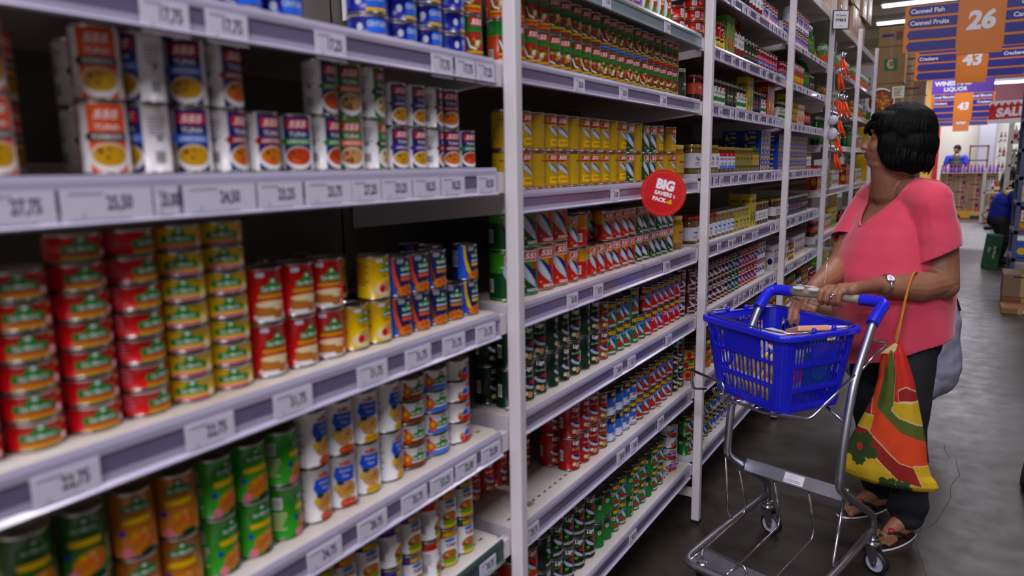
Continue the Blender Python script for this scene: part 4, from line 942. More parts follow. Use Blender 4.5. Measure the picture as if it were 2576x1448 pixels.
slots(6, 7, 16, [(.06, .26, set()), (.30, .58, {15}), (.62, .84, {5, 6, 7, 8, 9, 10, 11, 12}), (.86, .92, set(range(0, 4)))])          # side by the handle tube
slots(20, 21, 16, [(.06, .26, set()), (.30, .58, {15}), (.62, .84, {5, 6, 7, 8, 9, 10, 11, 12}), (.86, .92, set(range(0, 4)))])
body.poly([bw(*p, ZR - BH) for p in PBm], M_BLUE)
bo = part('basket_body', body, bk)
so = bo.modifiers.new('wall', 'SOLIDIFY'); so.thickness = .0028; so.offset = 1
def sweep(prof, inset, m, mb):
    n = len(prof); vs = []; pts = PT
    for i, (x, y) in enumerate(pts):
        px, py = pts[i - 1]; nx, ny = pts[(i + 1) % 28]; d = Vector((nx - px, ny - py)).normalized(); nn = Vector((d.y, -d.x))
        for o_, z_ in prof: vs.append(bw(x + nn.x * o_, y + nn.y * o_, ZR + z_))
    fs = [(i * n + k, ((i + 1) % 28) * n + k, ((i + 1) % 28) * n + (k + 1) % n, i * n + (k + 1) % n) for i in range(28) for k in range(n)]
    mb.add(vs, fs, m, False); return mb
part('rim', sweep([(-.003, 0), (.004, .003), (.012, .001), (.014, -.004), (.014, -.016), (.011, -.016), (.011, -.005), (-.002, -.004)], 0, M_BLUE, MB()), bk, True, .001)
for s, bb in ((-1, -.045), (1, .035)):
    pth = [bw(-BL / 2 - .002, bb, ZR + .008), bw(-BL / 2 - .012, bb + s * .05, ZR + .008), bw(-BL / 2 + .02, s * (BWD / 2 + .004), ZR + .008), bw(BL / 2 - .02, s * (BWD / 2 + .004), ZR + .008), bw(BL / 2 + .012, bb + s * .05, ZR + .008), bw(BL / 2 + .002, bb, ZR + .008)]
    h = part('wire_handle', MB().tube(smooth(pth, 2), .0028, M_CHROME, 8), bk)
    for e in (-1, 1): part('hinge', MB().ell(bw(e * BL / 2, bb, ZR + .008), (.008, .008, .010), M_BLUE), bk)
# round badge and small label on the basket
T = Matrix.Translation(wallpt(27, 28, .97, .86) + BV * -.0035) @ Matrix(((BU.x, 0, -BV.x, 0), (BU.y, 0, -BV.y, 0), (0, 1, 0, 0), (0, 0, 0, 1)))
bd = MB(); flat(bd, [([ellipse(0, 0, .0085, .010)], K('w')), ([[(-.0085 * math.cos(a), .010 * math.sin(a)) for a in [math.pi * k / 8 for k in range(9)]]], K('red')), ([ellipse(0, .0005, .0085, .0025, -.2)], K('w'))], T, .001)
part('badge', bd, bk, True, 0, 'small round red and white badge')
T = Matrix.Translation(wallpt(6, 7, .55, .94) + BU * .012) @ Matrix(((BV.x, 0, BU.x, 0), (BV.y, 0, BU.y, 0), (0, 1, 0, 0), (0, 0, 0, 1)))
bd = MB(); flat(bd, [([rrect(0, 0, .034, .015, .003)], K('crm')), tx('3KL', 0, 0, .008, K('brown'), .04)], T, .004); part('number_plate', bd, bk, True, 0, 'cream number plate')
# ------------------------------------------------------------------ what lies in the basket
def banana(c, yaw, pitch, s, label, i):
    r = root('banana', c, label, 'banana', 'bananas in the blue basket'); pts = []; rr = []
    for k in range(13):
        t = k / 12; a = (t - .5) * 1.5; pts.append(Vector((.085 * math.sin(a) * s, 0, (.085 * (math.cos(a) - 1)) * s))); rr.append(.0165 * s * (math.sin(math.pi * min(1, .12 + t * .80)) ** .45))
    M_ = Matrix.Rotation(yaw, 4, 'Z') @ Matrix.Rotation(pitch, 4, 'Y')
    b = MB().tube([M_ @ p for p in pts], rr, mat('#d9b83c', .45, 0, .4, .18, 0, 40), 10); part('peel', b, r, False)
    b = MB().tube([M_ @ (pts[-1] + (pts[-1] - pts[-2]) * q_) for q_ in (0, 1, 1.7)], [rr[-1] * .6, .005, .004], mat('#5c5a1e', .6), 8); part('stem', b, r, False)
rn = random.Random(3)
pos = ['left corner', 'left end', 'left of centre', 'front centre', 'centre', 'right of centre', 'front right', 'right end', 'back left', 'back centre', 'back right', 'top left', 'top middle', 'top front']
for i in range(14):
    lay = i // 8
    a = -.115 + (i % 8) * .026 if i < 8 else -.09 + (i - 8) * .033
    c = bw(a, (-.088 if i < 8 else -.080) + rn.uniform(-.004, .004), ZR - BH + .058 + lay * .060)
    banana(c, th + R(90) + rn.uniform(-.12, .12), R(82) if False else R(-72 + rn.uniform(-8, 8)), .70, 'ripe yellow banana seen through the basket slots, %s' % pos[i], i)
def packet(c, yaw, tilt, w, h, d, c1, c2, label, name='food_packet', txt='NOODLES'):
    r = root(name, c, label, 'packet', 'packets in the blue basket', yaw)
    b = MB().box(-w / 2, w / 2, -d / 2, d / 2, -h / 2, h / 2, mat(c1, .3), Matrix.Rotation(tilt, 4, 'X')); o_ = part('wrapper', b, r, False, .004)
    p = MB(); T_ = Matrix.Rotation(tilt, 4, 'X') @ Matrix.Translation((0, -d / 2, 0)) @ Matrix(((1, 0, 0, 0), (0, 0, -1, 0), (0, 1, 0, 0), (0, 0, 0, 1)))
    flat(p, [([ellipse(0, -h * .1, w * .35, h * .22)], K(c2)), tx(txt, 0, h * .3, h * .14, K('w'), .03, 0, 0, .8)], T_, .0006); part('print', p, r, False)
packet(bw(.085, -.02, ZR - .135), th + R(90), 0, .13, .15, .022, '#c8b98a', 'or_', 'cream packet standing at the right side of the basket')
packet(bw(.110, .06, ZR - .120), th + R(88), 0, .10, .17, .02, '#15693f', 'lgreen', 'green packet standing at the right end of the basket')
packet(bw(.05, .03, ZR - .12), th + R(80), 0, .13, .16, .022, '#a8261e', 'yel', 'red packet standing in the middle of the basket')
packet(bw(.105, .015, ZR - .012), th + R(70), R(70), .10, .09, .018, '#e2a184', 'or_', 'orange and white packet on top, in the basket', txt='')
packet(bw(.12, .095, ZR - .012), th + R(60), R(75), .09, .06, .014, '#e4c9d2', 'green', 'pink and green striped packet by the basket back corner', txt='')
packet(bw(-.04, .06, ZR - .13), th, 0, .15, .15, .05, '#d8d4dc', 'lblue', 'white bag behind the bananas in the basket', txt='')
# glasses of the woman, folded over the grip
gl = root('eyeglasses', cw(-.04, .09, .945), 'rimless eyeglasses held against the trolley handle', 'glasses')
M_LENS = mat('#dcdce6', .05, 0, .9, .02, 0, 5, **{'Alpha': .55})
for a in (-.082, -.030):
    T = Matrix.Translation(cw(a, .104, .944)) @ Matrix(((CU.x, 0, CF.x, 0), (CU.y, 0, CF.y, 0), (0, 1, 0, 0), (0, 0, 0, 1))) @ Matrix.Rotation(R(-68), 4, 'X')
    b = MB().add([T @ Vector((x, y, z)) for z in (0, .0012) for x, y in ellipse(0, 0, .021, .0105, 0, 20)], [tuple(range(20)), tuple(range(39, 19, -1))] + [(k, (k + 1) % 20, 20 + (k + 1) % 20, 20 + k) for k in range(20)], M_LENS)
    part('lens', b, gl)
part('bridge', MB().tube([cw(-.063, .104, .948), cw(-.056, .108, .951), cw(-.049, .104, .948)], .0016, M_CHROME, 8), gl)
part('temple', MB().tube(smooth([cw(-.009, .104, .948), cw(0.003, .10, .965), cw(-.004, .075, 1.04), cw(-.012, .06, 1.055)], 2), .0011, M_CHROME, 8), gl)
part('temple', MB().tube(smooth([cw(-.103, .104, .948), cw(-.108, .09, .952), cw(-.06, .06, .944), cw(.0, .05, .944)], 2), .0011, M_CHROME, 8), gl)
# ------------------------------------------------------------------ the woman in pink
M_SKIN = nodemat('skin', lambda nt, b: (nt.links.new(mix(nt, .5, ramp(nt, noise_n(nt, 14, 4), [(.3, '#855842'), (.7, '#9a6a50')]), '#926048'), b.inputs['Base Color']), bump(nt, b, noise_n(nt, 160, 4, 'Object', .7), .12, .001), b.inputs['Subsurface Weight'].__setattr__('default_value', .08), b.inputs['Subsurface Radius'].__setattr__('default_value', (.02, .008, .004))), .5)
M_SKIN2 = nodemat('skin_darker', lambda nt, b: (nt.links.new(ramp(nt, noise_n(nt, 14, 4), [(.3, '#5f3d2c'), (.7, '#75503c')]), b.inputs['Base Color'])), .5)
M_PINK = nodemat('pink_jersey', lambda nt, b: (nt.links.new(ramp(nt, noise_n(nt, 8, 3), [(.3, '#d03552'), (.7, '#da425c')]), b.inputs['Base Color']), bump(nt, b, noise_n(nt, 700, 2), .15, .0006)), .8)
M_PINK.node_tree.nodes['Principled BSDF'].inputs['Sheen Weight'].default_value = .3
M_DENIM = nodemat('dark_denim', lambda nt, b: (nt.links.new(ramp(nt, noise_n(nt, 20, 4), [(.3, '#0c0d14'), (.7, '#12141e')]), b.inputs['Base Color'])), .85)
M_HAIR = nodemat('black_hair', lambda nt, b: (nt.links.new(ramp(nt, noise_n(nt, 60, 4, 'Object', .5, 0, (3, 3, .15)), [(.3, '#020203'), (.7, '#0a0808')]), b.inputs['Base Color']), bump(nt, b, noise_n(nt, 90, 3, 'Object', .5, 0, (4, 4, .12)), .6, .004), b.inputs['Specular IOR Level'].__setattr__('default_value', .12)), .6)
M_LIP = mat('#7a4038', .45); M_EYE = mat('#e8e2de', .15); M_IRIS = mat('#1a0f0a', .1)
V = Vector
def limb(mb, pts, m=M_SKIN):
    for (p, r0), (q_, r1) in zip(pts, pts[1:]): mb.cap(p, q_, r0, r1, m, 16)
def fingers(mb, chains, m=M_SKIN):
    for ch in chains: limb(mb, ch, m)
WR = V((-.16, 2.83, 0))
woman = root('person', WR, 'woman with black bob in pink shirt and dark trousers, pushing the trolley', 'person')
J = dict(pel=V((-.17, 2.93, .80)), ch=V((-.2, 2.92, 1.07)), nk=V((-.225, 2.905, 1.300)), hd=V((-.225, 2.85, 1.432)),
         ls=V((-.102, 2.785, 1.222)), le=V((-.052, 2.80, .945)), lw=V((-.225, 2.635, .952)), rs=V((-.300, 3.010, 1.210)), re=V((-.372, 2.87, .985)), rw=V((-.425, 2.625, .925)))
Fb = V((-.76, -.65, 0)).normalized(); Lb = V((-Fb.y, Fb.x, 0)); TM = Matrix((Fb, Lb, V((0, 0, 1)))).transposed()
def tp(f, l, z, o=None): o = o or V((-.195, 2.905, 0)); return V((o.x, o.y, z)) + Fb * f + Lb * l
TORSO = [(.56, .165, .186, -.010), (.655, .168, .188, -.008), (.72, .176, .193, -.006), (.80, .182, .194, .004), (.88, .186, .192, .012), (.96, .184, .188, .016), (1.03, .174, .182, .014), (1.09, .160, .178, .006), (1.14, .140, .172, -.004), (1.185, .116, .160, -.016), (1.225, .090, .135, -.026), (1.26, .068, .092, -.032), (1.28, .04, .06, -.034)]
TORSO = [(z + max(0, z - .96) / .32 * .034, f, l, o) for z, f, l, o in TORSO]
def torso(mb, k, m, z0=0, z1=9, low=0):
    rws = [r_ for r_ in TORSO if z0 <= r_[0] <= z1]; vs = []; fs = []; n = 48
    for z, f, l, o in rws:
        for i in range(n):
            a = 2 * math.pi * i / n; c_, s_ = math.cos(a), math.sin(a)
            vs.append(tp(o + (f - k) * math.copysign(abs(c_) ** .9, c_), (l - k) * math.copysign(abs(s_) ** .9, s_), z - low))
    for j in range(len(rws) - 1): fs += [(j * n + i, j * n + (i + 1) % n, (j + 1) * n + (i + 1) % n, (j + 1) * n + i) for i in range(n)]
    fs += [tuple(reversed(range(n))), tuple(range((len(rws) - 1) * n, len(rws) * n))]
    mb.add(vs, fs, m, True)
B = MB()
# head: h forward, s to her left, t up (slightly tipped back, looking up at the shelf)
Hf = V((-.985, -.12, .10)).normalized(); Hs = Hf.cross(V((0, 0, 1))).normalized() * -1; Ht = Hs.cross(Hf).normalized() * -1
if Ht.z < 0: Ht = -Ht
HM = Matrix((Hf, Hs, Ht)).transposed()
def hp(f, s, t): return J['hd'] + HM @ V((f, s, t))
B.ell(hp(-.012, 0, .020), (.088, .070, .086), M_SKIN, HM); B.ell(hp(.028, 0, -.040), (.056, .056, .064), M_SKIN, HM)
B.ell(hp(.040, 0, -.078), (.036, .036, .026), M_SKIN, HM); B.ell(hp(.060, 0, -.086), (.017, .020, .014), M_SKIN, HM)
B.cap(hp(.074, 0, -.004), hp(.094, 0, -.034), .008, .0105, M_SKIN); B.ell(hp(.090, .010, -.036), (.008, .006, .006), M_SKIN, HM); B.ell(hp(.090, -.010, -.036), (.008, .006, .006), M_SKIN, HM)
B.ell(hp(.076, 0, -.056), (.013, .022, .008), M_SKIN, HM); B.ell(hp(.075, 0, -.067), (.012, .019, .007), M_SKIN, HM)
for s in (-1, 1):
    B.ell(hp(.050, .034 * s, -.030), (.026, .022, .026), M_SKIN, HM); B.ell(hp(.066, .028 * s, .024), (.016, .022, .007), M_SKIN, HM)
    B.ell(hp(-.014, .068 * s, -.012), (.016, .007, .026), M_SKIN, HM); B.ell(hp(.064, .027 * s, .004), (.012, .014, .010), M_SKIN, HM)
B.ell(hp(.015, 0, -.088), (.055, .050, .030), M_SKIN, HM); B.ell(hp(.0, 0, -.06), (.060, .064, .050), M_SKIN, HM)
# neck, chest, trunk core
B.cap(hp(-.020, 0, -.060), J['nk'], .060, .070, M_SKIN, 20); B.cap(hp(.018, 0, -.085), tp(.045, 0, 1.25), .046, .060, M_SKIN, 20)
torso(B, .016, M_SKIN, .85, 1.3, .004)
limb(B, [(J['nk'] + V((0, 0, -.03)), .055), (J['ls'], .054)]); limb(B, [(J['nk'] + V((0, 0, -.03)), .055), (J['rs'], .054)])
# arms
limb(B, [(J['ls'], .060), (V((-.068, 2.82, 1.06)), .062), (J['le'] + V((0, 0, .01)), .056), (V((-.115, 2.735, .938)), .052), (V((-.18, 2.672, .945)), .039), (J['lw'], .029)])
B.ell(J['le'] + V((.004, .002, -.006)), (.054, .052, .048), M_SKIN)
limb(B, [(J['rs'], .056), (J['re'], .050), (V((-.395, 2.755, .95)), .046), (J['rw'], .028)])
# left hand over the grip: bar runs along CU at z .925
def bar(a): return cw(a, .082, .925)
def hb(a, y, z): p = bar(a); return V((p.x, p.y, 0)) + CF * y + V((0, 0, z))
limb(B, [(J['lw'], .026), (hb(.085, -.012, .956), .021), (hb(.045, .0, .954), .017)])
for i, a in enumerate((.004, .024, .043, .061)): B.cap(hb(.09 - i * .002, -.020 + i * .008, .952), hb(a, .004, .951 - i * .001), .016, .0115, M_SKIN)
for i, (a, l) in enumerate(((.002, 1), (.023, 1.06), (.043, 1.0), (.061, .88))):
    fingers(B, [[(hb(a, .002, .951), .0108), (hb(a - .006, .030 * l, .941), .0098), (hb(a - .008, .034 * l, .916), .0088), (hb(a - .006, .016, .901), .0080)]])
fingers(B, [[(hb(.070, -.022, .945), .014), (hb(.040, -.030, .925), .011), (hb(.012, -.026, .911), .0095), (hb(-.008, -.014, .904), .0085)]])
# right hand reaching down into the basket
kn = V((-.445, 2.565, .888))
limb(B, [(J['rw'], .025), (V((-.432, 2.60, .912)), .022)])
for i in range(4):
    d = V((-.88, -.47, 0)) * ((i - 1.5) * -.019); k = kn + d * 1.0
    B.cap(V((-.430, 2.603, .912)) + d * .7, k, .0155, .0112, M_SKIN)
    e = k + V((-.004 + d.x * .12, -.030, -.028)); g = e + V((.0, -.010, -.026)); h_ = g + V((.004, .004, -.018))
    fingers(B, [[(k, .0105), (e, .0096), (g, .0086), (h_, .0078)]])
fingers(B, [[(V((-.415, 2.598, .905)), .014), (V((-.402, 2.575, .880)), .011), (V((-.412, 2.553, .858)), .0095), (V((-.424, 2.54, .842)), .0085)]])
# legs and feet
hipL, hipR = tp(0, .075, .76), tp(0, -.075, .76)
kneeL, kneeR = V((-.125, 2.80, .42)), V((-.245, 2.97, .42)); ankL, ankR = V((-.105, 2.80, .075)), V((-.215, 2.99, .075))
for h_, k, a in ((hipL, kneeL, ankL), (hipR, kneeR, ankR)): limb(B, [(h_, .085), (k, .055), (a + V((0, 0, .12)), .042), (a, .034)])
def foot(a, d, sgn):
    d = d.normalized(); n = V((d.y, -d.x, 0)) * sgn; toe = a + d * .15
    B.cap(a + V((0, 0, -.035)) - d * .03, a + d * .10 + V((0, 0, -.042)), .028, .022, M_SKIN); B.cap(a, a + d * .08 + V((0, 0, -.030)), .032, .022, M_SKIN)
    for k in range(5):
        o = n * ((k - 2) * .0155); L = (.165, .162, .155, .147, .138)[k]; rr = (.0125, .0095, .009, .0085, .008)[k]
        B.cap(a + d * .09 + o * .9 + V((0, 0, -.044)), a + d * (L - .01) + o * 1.15 + V((0, 0, -.051 + .002)), .014, rr, M_SKIN)
dL = V((-.50, -.86, 0)); dR = V((-.62, -.78, 0))
foot(ankL, dL, -1); foot(ankR, dR, 1)
me = remesh(B, .0034, 3, 'body', .5)
me.materials.clear(); me.materials.append(M_SKIN); me.materials.append(M_LIP); me.materials.append(M_HAIR)
lipc = hp(.082, 0, -.0615)
for p in me.polygons:
    c = p.center
    if (c - lipc).length < .026:
        l = HM.transposed() @ (c - J['hd'])
        if l.x > .072 and abs(l.y) < .021 - (l.x < .076) * .004 and -.0715 < l.z < -.051: p.material_index = 1
    l = HM.transposed() @ (c - J['hd'])
    if l.x > .058 and .012 < abs(l.y) < .046 and .027 < l.z - .05 * (abs(l.y) - .03) < .0315: p.material_index = 2
wb = part('body', me, woman)
for s in (-1, 1):
    ey = part('eye', MB().ell(hp(.0625, .029 * s, .006), (.0105,) * 3, M_EYE, HM), woman); part('iris', MB().ell(hp(.0700, .0295 * s, .007), (.0045, .0048, .0048), M_IRIS, HM), ey)
    part('eyelid', MB().ell(hp(.0620, .029 * s, .0095), (.0116, .0125, .0085), M_SKIN, HM), woman)
part('earring', MB().ell(hp(-.005, .077, -.042), (.0035,) * 3, M_CHROME), woman)
# hair: bob with fringe, full at the back
Hh = MB()
Hh.ell(hp(-.026, 0, .034), (.100, .096, .094), M_HAIR, HM); Hh.ell(hp(-.050, 0, -.015), (.086, .098, .088), M_HAIR, HM); Hh.ell(hp(-.052, 0, -.062), (.074, .088, .052), M_HAIR, HM)
for s in (-1, 1):
    Hh.ell(hp(-.002, .070 * s, -.022), (.050, .022, .078), M_HAIR, HM); Hh.ell(hp(.028, .058 * s, .044), (.042, .032, .045), M_HAIR, HM); Hh.ell(hp(-.022, .066 * s, -.070), (.052, .026, .038), M_HAIR, HM)
    Hh.ell(hp(.022, .068 * s, -.010), (.034, .018, .066), M_HAIR, HM); Hh.ell(hp(.0, .068 * s, -.06), (.040, .022, .036), M_HAIR, HM)
Hh.ell(hp(.040, 0, .068), (.046, .062, .028), M_HAIR, HM)
hm = remesh(Hh, .0045, 3, 'hair')
from mathutils import noise as _n
for v in hm.vertices:
    l = HM.transposed() @ (v.co - J['hd']); a = math.atan2(l.y, l.x + .03)
    v.co += (v.co - hp(-.03, 0, 0)).normalized() * (.0014 * math.sin(a * 46 + 4 * _n.noise(V((a * 3, l.z * 12, 0)))) + .003 * _n.noise(v.co * 30))
part('hair', hm, woman)
fr = MB()
rn = random.Random(4)
for k in range(46):
    a = rn.uniform(-1.15, 1.15); r0 = .086
    p0 = hp(-.012 + r0 * math.cos(a) * .95, r0 * math.sin(a) * .95, .075 - rn.uniform(0, .02)); p1 = hp(.0 + (.093 + rn.uniform(0, .004)) * math.cos(a), .083 * math.sin(a), .045); p2 = hp(-.002 + (.097 + rn.uniform(-.004, .006)) * math.cos(a), .082 * math.sin(a), .018 + rn.uniform(-.014, .008))
    fr.tube(smooth([p0, p1, p2], 1), [.0042, .0042, .004, .003, .0007][:len(smooth([p0, p1, p2], 1))] if False else [.0042] * (len(smooth([p0, p1, p2], 1)) - 1) + [.0006], M_HAIR, 5)
part('fringe', fr, woman); fr = MB()
for k in range(60):
    a = rn.uniform(1.2, 5.1); rad = .092
    p0 = hp(-.035 + rad * math.cos(a), .093 * math.sin(a), -.03); p1 = hp(-.035 + (rad + .003) * math.cos(a), .094 * math.sin(a), -.075); p2 = hp(-.04 + (rad - .012) * math.cos(a), .080 * math.sin(a), -.100 + rn.uniform(-.012, .006))
    fr.tube([p0, p1, p2], [.004, .004, .0007], M_HAIR, 5)
part('hair_ends', fr, woman)
# shirt
S = MB()
torso(S, 0, M_PINK); S.ell(tp(.055, 0, 1.035), (.128, .165, .105), M_PINK, TM);
SLV = []
for s, sh, e in ((1, J['ls'], J['le']), (-1, J['rs'], J['re'])):
    limb(S, [(J['nk'] + V((0, 0, -.040)) - Fb * .012, .062), (sh + V((0, 0, -.004)), .064)], M_PINK); limb(S, [(sh, .064), (sh + (tp(0, s * .13, 1.07) - sh) * .7, .062)], M_PINK)
    dd = (e - sh).normalized(); Q = MB(); limb(Q, [(sh - Lb * s * .05 + V((0, 0, .010)), .052), (sh + V((0, 0, -.006)), .065), (sh + dd * .10, .073), (sh + dd * .26, .081)], M_PINK); SLV.append((remesh(Q, .005, 4, 'sleeve'), sh, dd))
sm = remesh(S, .006, 7, 'shirt')
import bmesh
bm = bmesh.new(); bm.from_mesh(sm)
# hem and neckline are cut open
def cut(pt, no, keep=None):
    g = [x for x in bm.verts[:] + bm.edges[:] + bm.faces[:] if keep is None or all(keep(v.co) for v in ([x] if isinstance(x, bmesh.types.BMVert) else x.verts))]
    bmesh.ops.bisect_plane(bm, geom=g, plane_co=pt, plane_no=no, clear_outer=True)
cut(V((-.287, 2.8, .640)), V((.40, .05, -1)))
def necky(c):
    d = c - tp(0, 0, 0); f, l, z = d.dot(Fb), d.dot(Lb), d.z
    w = .100 * max(0, min(1, (z - 1.125) / .140)) ** .75
    return (f > .02 and z > 1.125 and abs(l) < w) or (z > 1.274 and math.hypot(f + .02, l) < .100)
bmesh.ops.delete(bm, geom=[f for f in bm.faces if necky(f.calc_center_median())], context='FACES')
for _ in range(6):
    for v in bm.verts:
        if v.is_boundary:
            nb = [e.other_vert(v).co for e in v.link_edges if e.is_boundary]
            if len(nb) == 2: v.co = v.co * .5 + (nb[0] + nb[1]) * .25
# folds
for v in bm.verts:
    c = v.co; n_ = v.normal; l = (c - tp(0, 0, c.z)).dot(Lb); f = (c - tp(0, 0, c.z)).dot(Fb)
    g = c.z * 1.0 + l * .55 + f * .5
    a = .0120 * (abs(math.sin(g * 13 + 1.5 * _n.noise(c * 4))) ** 2) * max(0, min(1, (1.14 - c.z) * 6)) * (0.4 + _n.noise(c * 3 + V((5, 2, 1))))
    a += .009 * _n.noise(V((c.x * 7, c.y * 7, c.z * 3.2))) + .0015 * _n.noise(V((c.x * 22, c.y * 22, c.z * 10)))
    if c.z < .82: a += (.82 - c.z) * .05 * math.sin(math.atan2(f, l) * 6 + c.z * 6)
    v.co += n_ * a
bm.to_mesh(sm); bm.free(); sm.update()
for k_, (q_, sh, dd) in enumerate(SLV):
    b2 = bmesh.new(); b2.from_mesh(q_)
    tl = (dd + V((.36, 0, 0)) if k_ == 0 else dd).normalized()
    bmesh.ops.bisect_plane(b2, geom=b2.verts[:] + b2.edges[:] + b2.faces[:], plane_co=sh + dd * .180, plane_no=tl, clear_outer=True)
    for v in b2.verts: v.co += v.normal * (.007 * _n.noise(v.co * 11) + .0006 * _n.noise(v.co * 40))
    bmesh.ops.remove_doubles(b2, verts=b2.verts[:], dist=.0012)
    for _ in range(8):
        for v in b2.verts:
            if v.is_boundary:
                nb = [e.other_vert(v).co for e in v.link_edges if e.is_boundary]
                if len(nb) == 2: v.co = v.co * .5 + (nb[0] + nb[1]) * .25
    b2.to_mesh(q_); b2.free(); o2 = part('sleeve', q_, woman); md = o2.modifiers.new('cloth', 'SOLIDIFY'); md.thickness = .004; md.offset = 0
so_ = part('shirt', sm, woman); md = so_.modifiers.new('cloth', 'SOLIDIFY'); md.thickness = .003; md.offset = 0
# neckband follows the cut edge
bm = bmesh.new(); bm.from_mesh(sm); be = [e for e in bm.edges if e.is_boundary]; loops = []
left = set(be)
while left:
    e = left.pop(); lp = [e.verts[0], e.verts[1]]
    while True:
        nx = next((x for x in lp[-1].link_edges if x in left), None)
        if nx is None: break
        left.discard(nx); lp.append(nx.other_vert(lp[-1]))
    loops.append([v.co.copy() for v in lp])
bm.free(); loops = [l for l in loops if len(l) > 40]
bands = MB()
for lp in loops:
    z = sum(p.z for p in lp) / len(lp)
    if z > 1.09 and abs((sum(lp, V()) / len(lp) - tp(0, 0, 0)).dot(Lb)) < .08:
        pts = lp[:-1:3]
        for _ in range(3): pts = [pts[i - 1] * .25 + pts[i] * .5 + pts[(i + 1) % len(pts)] * .25 for i in range(len(pts))]
        part('neckband', MB().tube(pts, .0048, M_PINK, 8, True), woman)
# trousers
Tm = MB()
Tm.ell(tp(.0, 0, .76), (.150, .168, .13), M_DENIM, TM); Tm.ell(tp(-.035, 0, .72), (.13, .155, .12), M_DENIM, TM)
for h_, k, a in ((hipL, kneeL, ankL), (hipR, kneeR, ankR)): limb(Tm, [(h_, .104), (k + V((0, 0, .1)), .082), (k, .072), (a + V((.01, .01, .16)), .064), (a + V((.012, .012, .03)), .066)], M_DENIM)
tm = remesh(Tm, .007, 6, 'trousers')
bm = bmesh.new(); bm.from_mesh(tm); cut(V((0, 0, .052)), V((0, 0, -1)))
for v in bm.verts: v.co += v.normal * (.005 * _n.noise(V((v.co.x * 10, v.co.y * 10, v.co.z * 8))) + (.004 * math.sin(v.co.z * 60 + 3 * _n.noise(v.co * 8)) if v.co.z < .3 else 0))
bm.to_mesh(tm); bm.free(); part('trousers', tm, woman)
# sandals
def sandal(a, d, sgn, lab):
    d = d.normalized(); n = V((-d.y, d.x, 0)); out = []
    for k in range(24):
        t = 2 * math.pi * k / 24; L = .128 * math.cos(t); w = .042 * math.sin(t) * (1 + .18 * math.cos(t)); out.append((a.x + d.x * (.052 + L) + n.x * w, a.y + d.y * (.052 + L) + n.y * w))
    r = part('sandal', MB().prism(out, 2, .0005, .008, M_WHITE), woman, True, .002, lab)
    ins = [((x - a.x - d.x * .052) * .985 + a.x + d.x * .052, (y - a.y - d.y * .052) * .985 + a.y + d.y * .052) for x, y in out]
    part('footbed', MB().prism(ins, 2, .008, .018, mat('#2a1a16', .5)), r, True, .002)
    st = MB(); P_ = lambda f, s, z: a + d * f + n * s + V((0, 0, z - a.z))
    for s in (-1, 1): st.tube(smooth([P_(.02, .038 * s, .018), P_(.05, .036 * s, .045), P_(.09, .016 * s, .052), P_(.125, 0, .036), P_(.128, 0, .02)], 2), .0055, mat('#1c1416', .45), 8)
    part('straps', st, r)
    part('beads', MB().ell(P_(.085, .012, .057), (.012, .012, .008), mat('#b02038', .3)), r)
sandal(ankL, dL, 1, 'dark sandal beside the caster wheel'); sandal(ankR, dR, -1, 'dark sandal with red beads on her far foot')
# watch and ring
wc = J['lw'] + V((.018, .015, -.003)); wd = (J['lw'] - V((-.18, 2.672, .948))).normalized()
side = wd.cross(V((0, 0, 1))).normalized(); upv = side.cross(wd).normalized()
ringp = lambda c, r, n=24: [c + (side * math.cos(2 * math.pi * k / n) + upv * math.sin(2 * math.pi * k / n)) * r for k in range(n)]
wt = part('wristwatch', MB().tube(ringp(wc, .0338), .0055, M_CHROME, 8, True), woman, True, 0, 'silver wristwatch')
fn = (side * .0 + V((-.15, -.75, .65))).normalized(); fc = wc + (fn - wd * fn.dot(wd)).normalized() * .034; fn = (fn - wd * fn.dot(wd)).normalized()
Tq = Matrix.Translation(fc) @ fn.to_track_quat('Z', 'Y').to_matrix().to_4x4()
part('watch_face', MB().lathe([(.0155, -.004), (.0165, .0), (.0155, .004), (.013, .0042)], M_CHROME, 24, Tq).lathe([(.013, .0040), (.0129, .0044)], M_WHITE, 24, Tq), wt)
part('ring', MB().tube([hb(.037 + .0, .034, .934) + (CU * math.cos(a) * .011 + V((0, 0, 0)) + (CF * .5 + V((0, 0, .2))) * math.sin(a) * .02) for a in [2 * math.pi * k / 16 for k in range(16)]], .0018, M_CHROME, 8, True).ell(hb(.037, .048, .930), (.005, .005, .004), M_CHROME), woman, True, 0, 'silver ring')
# ------------------------------------------------------------------ cloth bag on her arm
bc = dict(r='#c21d12', o='#d8400f', y='#c9a312', g='#4d5a12', d='#8e1010', c='#d8c08c', k='#27400f')
BM_ = {k: nodemat('printed_cotton', (lambda col: lambda nt, b: (nt.links.new(mix(nt, noise_n(nt, 30, 3), col, col), b.inputs['Base Color']), bump(nt, b, noise_n(nt, 25, 3, 'Object', .5, 0, (1, 1, .25)), .5, .004)))(v), .8) for k, v in bc.items()}
def _bagm(nt, b):
    a = nt.nodes.new('ShaderNodeAttribute'); a.attribute_name = 'cloth_print'
    nt.links.new(mix(nt, noise_n(nt, 40, 3), a.outputs['Color'], mix(nt, .12, a.outputs['Color'], '#3a2a10')), b.inputs['Base Color']); bump(nt, b, noise_n(nt, 25, 3, 'Object', .5, 0, (1, 1, .25)), .5, .004)
M_BAG = nodemat('printed_cotton', _bagm, .8)
bag = root('cloth_bag', (-.155, 2.60, .29), 'red, yellow and green flowered cloth bag hanging from the woman\'s arm', 'bag')
